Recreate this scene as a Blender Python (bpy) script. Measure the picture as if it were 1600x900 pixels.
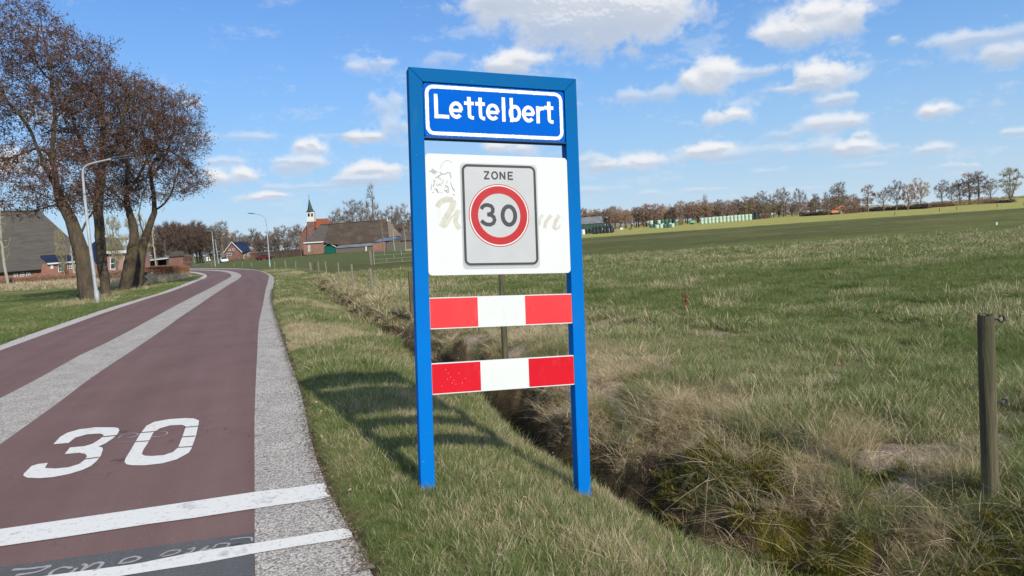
import bpy, math, random
import numpy as np
from math import sin, cos, tan, pi, radians, atan, atan2, sqrt, degrees
from mathutils import Vector, Matrix
from mathutils.geometry import tessellate_polygon

for _o in list(bpy.data.objects):
    bpy.data.objects.remove(_o)
sc = bpy.context.scene
COL = sc.collection
rng = np.random.default_rng(7)
random.seed(7)

# ------------------------------------------------------------------ camera
FPX, CX, CY, EYE = 1080.0, 800.0, 450.0, 1.6          # focal length and centre in photo pixels, eye height in metres
ROLL = atan(0.0736)
HC = 306 + 0.0736 * (1590 - 800)
PITCH = atan((450 - HC) * cos(ROLL) / FPX)
_f = np.array([0, cos(PITCH), -sin(PITCH)])
_r0 = np.array([1.0, 0, 0]); _u0 = np.cross(_r0, _f)
_r = cos(ROLL) * _r0 - sin(ROLL) * _u0
_u = sin(ROLL) * _r0 + cos(ROLL) * _u0
EYEP = np.array([0, 0, EYE])
cam = bpy.data.cameras.new('camera'); camo = bpy.data.objects.new('camera', cam); COL.objects.link(camo)
cam.sensor_width = 36; cam.lens = 36 * FPX / 1600; cam.clip_end = 9000; cam.clip_start = 0.05
m = Matrix([[_r[0], _u[0], -_f[0], 0], [_r[1], _u[1], -_f[1], 0], [_r[2], _u[2], -_f[2], EYE], [0, 0, 0, 1]])
camo.matrix_world = m
sc.camera = camo
sc.render.resolution_x, sc.render.resolution_y = 1024, 576

# ------------------------------------------------------------------ light
SUN_EL = radians(33)
SUN_H = np.array([0.50, -0.866])                        # horizontal direction towards the sun (behind, to the right)
SUN_H = SUN_H / np.linalg.norm(SUN_H)
SUN = np.array([SUN_H[0] * cos(SUN_EL), SUN_H[1] * cos(SUN_EL), sin(SUN_EL)])
sl = bpy.data.lights.new('sun', 'SUN'); sl.energy = 4.4; sl.angle = radians(0.9); sl.color = (1.0, 0.94, 0.82)
so = bpy.data.objects.new('sun', sl); COL.objects.link(so)
so.rotation_euler = Vector(SUN).to_track_quat('Z', 'Y').to_euler()
so.location = (20, -20, 30)
sc.view_settings.view_transform = 'Standard'; sc.view_settings.look = 'None'
sc.view_settings.exposure = 0.0; sc.view_settings.gamma = 1.0
sc.render.engine = 'CYCLES'
sc.cycles.max_bounces = 5; sc.cycles.diffuse_bounces = 2; sc.cycles.transmission_bounces = 3
sc.cycles.transparent_max_bounces = 6; sc.cycles.glossy_bounces = 2

# ------------------------------------------------------------------ pixel helpers (photo pixel -> a place in the world)
def ray(x, y):
    return _f + (x - CX) / FPX * _r - (y - CY) / FPX * _u
def W(x, y, w):
    """point seen at photo pixel x, y at w metres in front"""
    return EYEP + ray(x, y) * w
def base_z(x, y):
    return -0.0035 * np.clip(np.hypot(x, y) - 20, 0, 280)
def G(x, y, dz=0.0):
    """point of the gently falling ground seen at photo pixel x, y"""
    d = ray(x, y); t0 = 1.0; t = 1.0
    while t < 460:
        p = EYEP + d * t
        if p[2] < base_z(p[0], p[1]) + dz: break
        t0 = t; t *= 1.04
    t1 = min(t, 460.0)
    for _ in range(30):
        t = (t0 + t1) / 2; p = EYEP + d * t
        if p[2] < base_z(p[0], p[1]) + dz: t1 = t
        else: t0 = t
    p = EYEP + d * t; p[2] = base_z(p[0], p[1]) + dz
    return p
def wdepth(p):
    return float((np.array(p) - EYEP) @ _f)

# ------------------------------------------------------------------ cloud map and sky
def fft_noise(h, w, beta, seed, stretch=1.0, lo=0):
    r = np.random.default_rng(seed)
    ky = np.fft.fftfreq(h)[:, None] * h * stretch; kx = np.fft.rfftfreq(w)[None, :] * w * (h / w) 
    k = np.sqrt(ky ** 2 + kx ** 2) + 1e-6
    amp = k ** (-beta); amp[k < lo] = 0
    ph = r.random(k.shape) * 2 * pi
    n = np.fft.irfft2(amp * np.exp(1j * ph), s=(h, w))
    return ((n - n.mean()) / n.std()).astype(np.float32)

# photo pixel centre x, y, half width, half height, density, brightness
CLOUDS = [(960, 30, 92, 44, 1.5, .95), (900, 25, 90, 36, 1.2, .9), (835, 6, 80, 22, 1.1, .95), (900, 50, 60, 25, .6, .75), (800, 2, 50, 14, .8, .9),
 (1285, 35, 52, 26, 1.1, 1.0), (1225, 57, 42, 16, .9, .95), (1500, 68, 50, 13, .6, .8), (1575, 88, 55, 18, .7, .75), (1560, 62, 60, 14, .4, .7),
 (1108, 127, 36, 20, 1.0, 1.0), (1190, 116, 38, 9, .5, .8), (1290, 124, 44, 21, .95, .95), (1250, 140, 36, 9, .6, .8), (1305, 160, 36, 9, .6, .85),
 (1132, 188, 30, 14, 1.0, 1.0), (1300, 196, 46, 11, .75, .9), (1347, 215, 14, 7, .6, .8), (1332, 234, 26, 12, 1.1, 1.05), (1275, 236, 46, 14, .5, .75),
 (1470, 175, 22, 11, 1.0, 1.0), (1103, 242, 36, 12, .9, .95), (1445, 238, 30, 9, .6, .85), (1392, 235, 20, 7, .35, .7), (1000, 154, 46, 12, .5, .7),
 (975, 262, 50, 12, .8, .85), (920, 252, 30, 10, .5, .7), (990, 262, 18, 9, .8, 1.05), (1200, 240, 60, 8, .25, .6), (805, 104, 44, 14, 1.0, 1.0), (700, 95, 40, 10, .4, .75),
 (585, 105, 34, 11, .55, .85), (600, 168, 24, 18, .5, .8), (622, 205, 24, 18, .55, .8), (562, 216, 24, 10, .9, .95), (522, 214, 22, 6, .4, .8),
 (487, 234, 18, 11, 1.0, 1.0), (472, 262, 40, 12, .7, .75), (450, 254, 24, 6, .6, .85), (580, 273, 44, 13, 1.0, .95), (560, 285, 50, 8, .5, .75),
 (360, 281, 36, 12, 1.05, 1.0), (352, 254, 22, 7, .5, .8), (410, 310, 28, 6, .85, .95), (365, 217, 46, 8, .4, .75), (455, 296, 40, 6, .35, .75),
 (796, 234, 30, 11, .9, .95), (300, 163, 12, 7, .6, .85), (18, 268, 46, 22, 1.0, 1.0), (60, 190, 30, 12, .4, .8), (1105, 22, 14, 16, .35, .8), (1402, 66, 12, 7, .5, .8),
 (1228, 214, 26, 8, .3, .65), (1210, 268, 40, 6, .3, .7), (1350, 262, 40, 6, .3, .7), (1485, 262, 30, 6, .35, .8), (1520, 262, 16, 7, .6, .9), (1590, 208, 20, 7, .5, .8),
 (1530, 170, 40, 8, .3, .65), (1100, 300, 34, 5, .35, .75), (1000, 305, 30, 5, .3, .7), (1240, 300, 50, 5, .25, .7), (930, 300, 40, 6, .3, .7), (697, 15, 8, 8, .3, .8), (860, 170, 30, 10, .5, .8)]
def build_sky():
    MW, MH = 6144, 1280
    ELMAX, ELMIN = radians(75), radians(-1)
    rz = MH / (ELMAX - ELMIN)
    dens = np.zeros((MH, MW), np.float32); wts = np.full((MH, MW), 1e-4, np.float32); opa = np.zeros((MH, MW), np.float32); bri = np.zeros((MH, MW), np.float32)
    items = []
    for (x, y, a, b, de, br) in CLOUDS:
        d = ray(x, y); d = d / np.linalg.norm(d)
        az = atan2(d[0], d[1]); el = math.asin(d[2])
        d2 = ray(x + 10, y); d2 = d2 / np.linalg.norm(d2)
        px = 1 / FPX * cos(atan(math.hypot(x - CX, y - CY) / FPX)) ** 1.6
        items.append((az, el, a * 1.2 * px / max(cos(el), .3), b * 1.42 * px, min(de + .12, 1.5), br, 0))
    r = np.random.default_rng(5)
    for _ in range(230):                                 # the same sort of cumulus all round, outside the frame
        az = r.uniform(-pi, pi); el = radians(2 + 60 * r.random() ** 1.7)
        if abs(az) < radians(43) and el < radians(31): continue
        s = 0.25 + el * 1.3
        items.append((az, el, .16 * s * r.uniform(.5, 1.6), .055 * s * r.uniform(.6, 1.5), r.uniform(.5, 1.2), r.uniform(.75, 1), 0))
    for (az, el, a, b, de, br, tilt) in items:
        # every cumulus = a base ellipse plus a few puffs on top
        puffs = [(0, 0, 1, 1, de * .8)]
        n = 5 + int(a * 60)
        for k in range(min(n, 14)):
            t = r.uniform(-.8, .8); h = r.uniform(.1, .75) * sqrt(1 - t * t)
            puffs.append((t, h - .1, r.uniform(.22, .42), r.uniform(.35, .6), de * r.uniform(.4, .9)))
        for (t, h, sa, sb, dd) in puffs:
            A = max(a * sa, .002); B = max(b * sb, .002)
            c_az = az + t * a * cos(tilt) ; c_el = el + h * b + t * a * sin(-tilt) * .0
            # horizon roll is already in the ray, clouds lie level in the world
            ux = (c_az + pi) / (2 * pi) * MW; vy = (c_el - ELMIN) * rz
            RX = A * 3 / (2 * pi) * MW; RY = B * 3 * rz
            x0, x1 = int(ux - RX), int(ux + RX) + 1; y0, y1 = max(0, int(vy - RY)), min(MH, int(vy + RY) + 1)
            if y1 <= y0: continue
            X = (np.arange(x0, x1) - ux) / (A / (2 * pi) * MW); Y = (np.arange(y0, y1) - vy) / (B * rz)
            Yd = np.where(Y < 0, Y * 1.35, Y)            # flatter bases
            g = np.exp(-(X[None, :] ** 2 + Yd[:, None] ** 2) * 1.1).astype(np.float32) * dd
            idx = np.arange(x0, x1) % MW
            sub = dens[y0:y1]; sub[:, idx] += g
            s3 = wts[y0:y1]; s3[:, idx] += g; s4 = opa[y0:y1]; s4[:, idx] += g * min(1.0, de ** 1.3 * 1.05)
            # up-lit share: puffs of the cloud are bright to the top
            lift = np.clip(.56 + .50 * (Y[:, None]) * 1.2 + .12 * X[None, :], 0, 1.1) * br
            sub2 = bri[y0:y1]; sub2[:, idx] += g * lift
    n1 = fft_noise(MH, MW, 1.75, 11, .8, 10); n2 = fft_noise(MH, MW, 1.5, 12, .8, 40)
    br = bri / np.maximum(dens, 1e-4)
    nn = n1 * .30 + n2 * .13
    h = dens * 1.15 * (1 + .22 * n1) + nn * .8 * np.clip(dens * 3, 0, .8) - .08
    al = np.clip(h, 0, None)
    alpha = (1 - np.exp(-al ** 1.3 * 2.0)) * opa / wts
    # light on the puffs: slope of the thickness field towards the sun-facing top
    hs = dens * 1.15 * (1 + .14 * n1); gy = np.gradient(hs, axis=0); gx = np.gradient(hs, axis=1)
    rel = np.clip((-gy * 9 + -gx * 3), -1, 1)
    shade = np.clip(br * .92 + rel * .22 - .10 * np.clip(al - 1.1, 0, 1.2) + .06, 0, 1.0)
    shade = np.clip(shade + .10 * (1 - np.clip(al * 1.4, 0, 1)), 0, 1)
    # thin veils of torn cloud between the cumulus
    v1 = fft_noise(MH, MW, 1.9, 21, .35, 6); v2 = fft_noise(MH, MW, 1.3, 22, .45, 30)
    elv = np.linspace(0, 1, MH)[:, None]
    veil = np.clip(v1 * .55 + v2 * .22 - .55, 0, 1) * .30 * (1 - .7 * elv)
    alpha = 1 - (1 - alpha) * (1 - veil)
    shade = np.where(dens < .15, np.maximum(shade, .62), shade)
    px = np.zeros((MH, MW, 4), np.float32)
    px[..., 0] = alpha; px[..., 1] = shade; px[..., 3] = 1
    im = bpy.data.images.new('cloud_map', MW, MH, alpha=False, float_buffer=False)
    im.colorspace_settings.name = 'Non-Color'
    im.pixels.foreach_set(px.ravel()); im.update(); im.pack()
    w = bpy.data.worlds.new('World'); sc.world = w; w.use_nodes = True
    nt = w.node_tree; N = nt.nodes; L = nt.links; N.clear()
    def nd(t, **k):
        n = N.new(t)
        for a, b in k.items(): setattr(n, a, b)
        return n
    def mt(op, a, b=None, clamp=False):
        n = nd('ShaderNodeMath', operation=op); n.use_clamp = clamp
        for i, v in enumerate((a, b)):
            if v is None: continue
            if isinstance(v, (int, float)): n.inputs[i].default_value = v
            else: L.new(v, n.inputs[i])
        return n.outputs[0]
    sky = nd('ShaderNodeTexSky', sky_type='NISHITA'); sky.sun_disc = False
    sky.sun_elevation = SUN_EL; sky.sun_rotation = atan2(SUN_H[0], SUN_H[1])
    sky.altitude = 0; sky.air_density = 1.0; sky.dust_density = 0.0; sky.ozone_density = 4.0
    tc = nd('ShaderNodeTexCoord'); sep = nd('ShaderNodeSeparateXYZ'); L.new(tc.outputs['Generated'], sep.inputs[0])
    X, Y, Z = sep.outputs
    az = mt('ARCTAN2', X, Y); u = mt('ADD', mt('DIVIDE', az, 2 * pi), .5)
    el = mt('ARCSINE', Z); v = mt('DIVIDE', mt('SUBTRACT', el, ELMIN), ELMAX - ELMIN)
    vec = nd('ShaderNodeCombineXYZ'); L.new(u, vec.inputs[0]); L.new(v, vec.inputs[1])
    tex = nd('ShaderNodeTexImage'); tex.image = im; tex.extension = 'EXTEND'; tex.interpolation = 'Cubic'
    L.new(vec.outputs[0], tex.inputs[0])
    sc2 = nd('ShaderNodeSeparateColor'); L.new(tex.outputs['Color'], sc2.inputs[0])
    inside = mt('LESS_THAN', v, 1.0)
    al = mt('MULTIPLY', sc2.outputs[0], inside)
    cmix = nd('ShaderNodeMix', data_type='RGBA'); L.new(sc2.outputs[1], cmix.inputs[0])
    cmix.inputs[6].default_value = (.53, .60, .72, 1); cmix.inputs[7].default_value = (.90, .91, .93, 1)
    bright = nd('ShaderNodeVectorMath', operation='SCALE'); L.new(cmix.outputs[2], bright.inputs[0]); bright.inputs['Scale'].default_value = 1.0
    skys = nd('ShaderNodeVectorMath', operation='MULTIPLY'); L.new(sky.outputs[0], skys.inputs[0]); skys.inputs[1].default_value = SKY_GAIN
    # the air near the horizon stays pale blue
    hz_ = nd('ShaderNodeMapRange'); L.new(Z, hz_.inputs[0]); hz_.inputs[1].default_value = .0; hz_.inputs[2].default_value = .42; hz_.inputs[3].default_value = .92; hz_.inputs[4].default_value = .25; hz_.interpolation_type = 'SMOOTHSTEP'
    hr = nd('ShaderNodeValToRGB'); L.new(Z, hr.inputs[0]); ee = hr.color_ramp.elements
    S_ = 1 / SKY_STRENGTH
    ee[0].position = 0; ee[0].color = (.56, .70, .83, 1); ee[1].position = .75; ee[1].color = (.06, .21, .62, 1)
    for p_, c_ in ((.08, (.41, .61, .83)), (.20, (.25, .49, .83)), (.38, (.115, .335, .80))):
        e_ = ee.new(p_); e_.color = (*c_, 1)
    hsc = nd('ShaderNodeVectorMath', operation='SCALE'); L.new(hr.outputs[0], hsc.inputs[0]); hsc.inputs['Scale'].default_value = S_
    air = nd('ShaderNodeMix', data_type='RGBA'); L.new(hz_.outputs[0], air.inputs[0]); L.new(skys.outputs[0], air.inputs[6]); L.new(hsc.outputs[0], air.inputs[7])
    mx = nd('ShaderNodeMix', data_type='RGBA'); L.new(al, mx.inputs[0]); L.new(air.outputs[2], mx.inputs[6])
    cl = nd('ShaderNodeVectorMath', operation='SCALE'); L.new(bright.outputs[0], cl.inputs[0]); cl.inputs['Scale'].default_value = 1 / SKY_STRENGTH
    L.new(cl.outputs[0], mx.inputs[7])
    bg = nd('ShaderNodeBackground'); L.new(mx.outputs[2], bg.inputs[0]); bg.inputs[1].default_value = SKY_STRENGTH
    out = nd('ShaderNodeOutputWorld'); L.new(bg.outputs[0], out.inputs[0])
SKY_STRENGTH = 0.13
SKY_GAIN = (.78, .98, 1.22)
build_sky()

# ------------------------------------------------------------------ materials
MATS = {}
def principled(name, col, rough=.8, metal=0.0, spec=.3):
    m = bpy.data.materials.new(name); m.use_nodes = True
    b = m.node_tree.nodes['Principled BSDF']
    b.inputs['Base Color'].default_value = (*col, 1); b.inputs['Roughness'].default_value = rough
    b.inputs['Metallic'].default_value = metal; b.inputs['Specular IOR Level'].default_value = spec
    MATS[name] = m
    return m, m.node_tree, b
class NB:
    """short node builder"""
    def __init__(s, nt): s.nt = nt; s.N = nt.nodes; s.L = nt.links
    def n(s, t, **k):
        n = s.N.new(t)
        for a, b in k.items(): setattr(n, a, b)
        return n
    def put(s, sock, v):
        if isinstance(v, bpy.types.NodeSocket): s.L.new(v, sock)
        elif isinstance(v, (tuple, list)) and len(v) == 3 and sock.type == 'RGBA': sock.default_value = (*v, 1)
        else: sock.default_value = v
    def math(s, op, a, b=None, clamp=False):
        n = s.n('ShaderNodeMath', operation=op); n.use_clamp = clamp
        s.put(n.inputs[0], a)
        if b is not None: s.put(n.inputs[1], b)
        return n.outputs[0]
    def mix(s, f, a, b, mode='MIX'):
        n = s.n('ShaderNodeMix', data_type='RGBA', blend_type=mode)
        s.put(n.inputs[0], f); s.put(n.inputs[6], a); s.put(n.inputs[7], b)
        return n.outputs[2]
    def pos(s, obj=False):
        if obj: return s.n('ShaderNodeTexCoord').outputs['Object']
        return s.n('ShaderNodeNewGeometry').outputs['Position']
    def noise(s, scale, detail=3, rough=.55, vec=None, stretch=None, dist=0):
        n = s.n('ShaderNodeTexNoise'); n.inputs['Scale'].default_value = scale; n.inputs['Detail'].default_value = detail
        n.inputs['Roughness'].default_value = rough; n.inputs['Distortion'].default_value = dist
        v = vec if vec is not None else s.pos()
        if stretch:
            mp = s.n('ShaderNodeMapping'); mp.inputs['Scale'].default_value = stretch; s.L.new(v, mp.inputs[0]); v = mp.outputs[0]
        s.L.new(v, n.inputs['Vector'])
        return n.outputs[0]
    def ramp(s, f, lo, hi):
        n = s.n('ShaderNodeMapRange'); s.put(n.inputs[0], f); n.inputs[1].default_value = lo; n.inputs[2].default_value = hi
        return n.outputs[0]
    def bump(s, h, strength=.3, dist=.02):
        n = s.n('ShaderNodeBump'); s.put(n.inputs['Height'], h); n.inputs['Strength'].default_value = strength; n.inputs['Distance'].default_value = dist
        return n.outputs[0]
def var_mat(name, c1, c2, scale=4, rough=.85, metal=0, bump=0, stretch=None, obj=False, c3=None, s3=.5, spec=.3, bdist=.01):
    """two colours mixed by noise, optional stains of a third"""
    m, nt, b = principled(name, c1, rough, metal, spec); nb = NB(nt)
    v = nb.pos(obj)
    f = nb.ramp(nb.noise(scale, 5, .6, v, stretch), .35, .68)
    c = nb.mix(f, c1, c2)
    if c3 is not None:
        c = nb.mix(nb.ramp(nb.noise(s3, 4, .6, v), .54, .68), c, c3)
    nt.links.new(c, b.inputs['Base Color'])
    if bump:
        nt.links.new(nb.bump(nb.noise(scale * 3, 4, .6, v, stretch), bump, bdist), b.inputs['Normal'])
    return m

# ------------------------------------------------------------------ mesh helpers
class MB:
    def __init__(s): s.v = []; s.f = []; s.m = []
    def add(s, vs, fs, mi=0):
        o = len(s.v); s.v += [tuple(map(float, p)) for p in vs]; s.f += [tuple(i + o for i in f) for f in fs]; s.m += [mi] * len(fs)
        return s
    def hexa(s, p, mi=0):
        """p: 8 corners, bottom four then top four, same order"""
        return s.add(p, [(3, 2, 1, 0), (4, 5, 6, 7), (0, 1, 5, 4), (1, 2, 6, 5), (2, 3, 7, 6), (3, 0, 4, 7)], mi)
    def box(s, x0, x1, y0, y1, z0, z1, mi=0):
        return s.hexa([(x0, y0, z0), (x1, y0, z0), (x1, y1, z0), (x0, y1, z0), (x0, y0, z1), (x1, y0, z1), (x1, y1, z1), (x0, y1, z1)], mi)
    def prism(s, poly, off, mi=0):
        """closed solid: polygon (3-D points) pushed along off"""
        n = len(poly); off = np.array(off, float); a = [np.array(p, float) for p in poly]
        vs = a + [p + off for p in a]
        fs = [tuple(range(n))[::-1], tuple(range(n, 2 * n))] + [(i, (i + 1) % n, n + (i + 1) % n, n + i) for i in range(n)]
        return s.add(vs, fs, mi)
    def tube(s, pts, rad, n=8, mi=0, cap=True):
        pts = [np.array(p, float) for p in pts]
        if not hasattr(rad, '__len__'): rad = [rad] * len(pts)
        vs = []; fs = []; ref = None
        for i, p in enumerate(pts):
            a = pts[min(i + 1, len(pts) - 1)] - pts[max(i - 1, 0)]; a = a / (np.linalg.norm(a) + 1e-9)
            if ref is None:
                ref = np.cross(a, [0, 0, 1.0] if abs(a[2]) < .9 else [1.0, 0, 0])
            ref = ref - a * (ref @ a); ref = ref / (np.linalg.norm(ref) + 1e-9); b = np.cross(a, ref)
            for k in range(n):
                t = 2 * pi * k / n; vs.append(p + rad[i] * (cos(t) * ref + sin(t) * b))
        for i in range(len(pts) - 1):
            for k in range(n):
                fs.append((i * n + k, i * n + (k + 1) % n, (i + 1) * n + (k + 1) % n, (i + 1) * n + k))
        if cap:
            fs.append(tuple(range(n))[::-1]); fs.append(tuple((len(pts) - 1) * n + k for k in range(n)))
        return s.add(vs, fs, mi)
    def build(s, name, mats, parent=None, smooth=False, **tags):
        me = bpy.data.meshes.new(name); me.from_pydata(s.v, [], s.f)
        if not isinstance(mats, (list, tuple)): mats = [mats]
        for mm in mats: me.materials.append(MATS[mm] if isinstance(mm, str) else mm)
        if len(mats) > 1: me.polygons.foreach_set('material_index', s.m)
        if smooth: me.polygons.foreach_set('use_smooth', [True] * len(me.polygons))
        me.update()
        o = bpy.data.objects.new(name, me); COL.objects.link(o)
        if parent is not None: o.parent = parent
        tag(o, **tags)
        return o
def tag(o, label=None, cat=None, group=None, kind=None):
    if label: o['label'] = label
    if cat: o['category'] = cat
    if group: o['group'] = group
    if kind: o['kind'] = kind
    return o
def thing(name, label, cat, loc=(0, 0, 0), rz=0.0, group=None):
    o = bpy.data.objects.new(name, None); COL.objects.link(o); o.empty_display_size = .2
    o.location = tuple(map(float, loc)); o.rotation_euler = (0, 0, rz)
    return tag(o, label, cat, group)
KIDS = {}
def dup(root, loc, rz=0.0, scale=1.0, label=None, group=None):
    def cp(o, parent):
        c = o.copy(); COL.objects.link(c)
        if parent is not None: c.parent = parent
        for ch in children(o): cp(ch, c)
        return c
    c = cp(root, None); c.location = tuple(map(float, loc)); c.rotation_euler = (0, 0, rz)
    c.scale = scale if hasattr(scale, '__len__') else (scale,) * 3
    if label: c['label'] = label
    if group: c['group'] = group
    return c
def children(o): return [c for c in bpy.data.objects if c.parent == o]
def np_mesh(name, V, F, mat, parent=None, **tags):
    """fast mesh from numpy arrays, F (n, k)"""
    V = np.asarray(V, np.float32); F = np.asarray(F, np.int32); n, k = F.shape
    me = bpy.data.meshes.new(name); me.vertices.add(len(V)); me.vertices.foreach_set('co', V.ravel())
    me.loops.add(n * k); me.loops.foreach_set('vertex_index', F.ravel())
    me.polygons.add(n); me.polygons.foreach_set('loop_start', np.arange(n, dtype=np.int32) * k)
    me.update(calc_edges=True); me.validate()
    for mm in (mat if isinstance(mat, (list, tuple)) else [mat]): me.materials.append(MATS[mm] if isinstance(mm, str) else mm)
    o = bpy.data.objects.new(name, me); COL.objects.link(o)
    if parent is not None: o.parent = parent
    tag(o, **tags)
    return o

# ------------------------------------------------------------------ noise
def _h(ix, iy, seed):
    n = (ix.astype(np.int64) * 374761393 + iy.astype(np.int64) * 668265263 + seed * 974711) & 0x7fffffff
    n = ((n ^ (n >> 13)) * 1274126177) & 0x7fffffff
    return ((n ^ (n >> 16)) & 0xffff) / 65535.0
def vnoise(x, y, seed=0):
    xi = np.floor(x); yi = np.floor(y); fx = x - xi; fy = y - yi
    fx = fx * fx * (3 - 2 * fx); fy = fy * fy * (3 - 2 * fy)
    a = _h(xi, yi, seed); b = _h(xi + 1, yi, seed); c = _h(xi, yi + 1, seed); d = _h(xi + 1, yi + 1, seed)
    return (a + (b - a) * fx) + ((c + (d - c) * fx) - (a + (b - a) * fx)) * fy
def fbm(x, y, seed=0, oct=4):
    t = 0; a = .5; s = 0
    for i in range(oct):
        t = t + a * vnoise(x * 2 ** i + 17 * i, y * 2 ** i - 9 * i, seed + i); s += a; a *= .5
    return t / s
def sstep(a, b, x):
    t = np.clip((x - a) / (b - a), 0, 1); return t * t * (3 - 2 * t)

# ------------------------------------------------------------------ road lines, as seen in the photograph and laid on the ground
def smooth(pts, n=6):
    pts = [np.array(p, float) for p in pts]; P_ = [2 * pts[0] - pts[1]] + pts + [2 * pts[-1] - pts[-2]]; out = []
    for i in range(1, len(P_) - 2):
        a, b, c, d = P_[i - 1:i + 3]
        for k in range(n):
            t = k / n
            out.append(.5 * ((2 * b) + (c - a) * t + (2 * a - 5 * b + 4 * c - d) * t * t + (3 * b - a - 3 * c + d) * t ** 3))
    out.append(pts[-1]); return np.array(out)
def ground_line(px, back):
    P_ = [G(*p)[:2] for p in px]
    S_ = smooth(P_); e = S_[0] - S_[8]; e = e / np.linalg.norm(e) * .4 + np.array([.38, -.925]) * .6; e /= np.linalg.norm(e)
    return np.vstack([[S_[0] + e * t for t in (back, back * .66, back * .33, back * .1)], S_])
RO = ground_line([(578, 890), (548, 830), (510, 760), (486, 690), (471, 617), (448, 550), (434, 505), (426, 475), (425, 460), (428.3, 438), (427, 432), (418.7, 426.9), (405, 422.6), (388, 420.4), (368, 419.5), (340, 419.3), (300, 419.3), (250, 420.5), (200, 423)], 30)
RI = ground_line([(397.5, 890), (398, 780), (398, 640), (401.5, 560), (404.5, 505), (410, 480), (415, 453.7), (420, 434), (418.7, 429.4), (411, 425.2), (400, 422.4), (383.7, 421), (365, 420.5), (340, 420.2), (300, 420.1), (250, 421.3), (200, 424)], 30)
CR = ground_line([(0, 693.7), (62.5, 650), (100, 622.5), (150, 585), (212, 544), (262, 510), (281, 496), (306, 479.4), (330, 463), (356, 446), (372.5, 436), (377, 431), (374.4, 428), (366, 424.9), (352.5, 422.7), (334, 421.7), (290, 421.2), (250, 422.5), (200, 425.3)], 34)
CL = ground_line([(0, 622.5), (62.5, 590), (125, 555), (162.5, 537.5), (211, 512.3), (240, 496.5), (272.5, 478.7), (302.5, 463), (327.5, 450.6), (346, 440.6), (358.7, 433.7), (361.5, 430.6), (360, 428.1), (352.5, 425.2), (340, 423.5), (321, 422.6), (290, 422.1), (250, 423.6), (200, 426.5)], 38)
LI = ground_line([(0, 547.6), (65, 524), (113.7, 506.5), (162.5, 489), (211, 473), (240, 463.7), (265, 456.2), (290, 446.9), (310, 438.7), (320, 435), (323.2, 431.9), (322, 429.4), (317.5, 427.5), (308.7, 425.6), (288.7, 424.3), (250, 425.3), (200, 428.2)], 44)
LO = ground_line([(0, 539.4), (65, 516.2), (113.7, 499.6), (162.5, 483.4), (211, 468.9), (240, 460.6), (258.7, 454), (277.5, 447.6), (296, 440.2), (308, 436), (314.5, 432.4), (316, 430.6), (312, 428.6), (304, 427.1), (288.7, 425.6), (250, 427), (200, 430)], 44)
def seg_dist(x, y, line):
    """signed distance (right of the line positive) and distance along it"""
    x = np.asarray(x, np.float64); y = np.asarray(y, np.float64)
    best = np.full(x.shape, 1e9); sd = np.zeros(x.shape); al = np.zeros(x.shape)
    acc = 0.0
    for i in range(len(line) - 1):
        a = line[i]; b = line[i + 1]; dx, dy = b - a; L2 = dx * dx + dy * dy; L_ = sqrt(L2)
        if L_ < 1e-6: continue
        t = np.clip(((x - a[0]) * dx + (y - a[1]) * dy) / L2, 0, 1)
        qx = x - a[0] - t * dx; qy = y - a[1] - t * dy; d = np.hypot(qx, qy)
        mk = d < best
        best = np.where(mk, d, best)
        s = np.sign((x - a[0]) * dy - (y - a[1]) * dx)
        sd = np.where(mk, d * s, sd); al = np.where(mk, acc + t * L_, al)
        acc += L_
    return sd, al
_, _a0 = seg_dist(np.array([-.8]), np.array([3.3]), RO)
ALONG0 = float(_a0[0])                                  # 'along' of the place beside the camera
PROF_D = [-.2, 0, .12, .6, 1.1, 1.5, 1.85, 1.97, 2.10, 2.26, 2.42, 2.62, 2.85, 3.15, 3.7]
PROF_Z = [-.05, -.03, .0, .0, -.07, -.20, -.32, -.50, -.88, -.90, -.58, -.32, -.16, -.05, 0]
def near_blobs(x, y, lst, dz=-.15):
    m = np.zeros(np.shape(x))
    for (px_, py_, rx_, ry_) in lst:
        g = G(px_, py_, dz); k = wdepth(g) / FPX; rr = rx_ * k
        m = np.maximum(m, np.exp(-((x - g[0]) / rr) ** 2 - ((y - g[1]) / max(ry_ * k * 1.8, rr * .5)) ** 2))
    return sstep(.20, .46, m + (fbm(x * 6, y * 6, 91, 3) - .5) * .8)
BARE = [(1040, 578, 36, 22), (985, 585, 26, 14), (1245, 652, 60, 22), (1170, 612, 26, 12), (1430, 560, 50, 12), (1460, 562, 30, 10), (1440, 735, 85, 34), (1530, 722, 60, 30), (1380, 760, 40, 30), (1400, 640, 30, 10), (960, 700, 16, 50), (990, 760, 20, 40), (1590, 690, 40, 18), (1300, 495, 40, 6), (1440, 430, 50, 3), (1020, 445, 30, 4)]
MOSSY = [(1225, 800, 34, 26), (1310, 850, 44, 34), (1265, 765, 26, 18), (1490, 885, 36, 18), (1575, 870, 26, 20), (1165, 735, 16, 14)]
def ground_fields(x, y):
    d, al = seg_dist(x, y, RO); dl, _ = seg_dist(x, y, LO)
    al = al - ALONG0
    road = (d < 0.0) & (dl > 0.0)
    return d, al, dl, road
def wob(al):
    return .10 * np.sin(al * .9) + .07 * np.sin(al * 2.3 + 1) + .04 * np.sin(al * 5.1)
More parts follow.
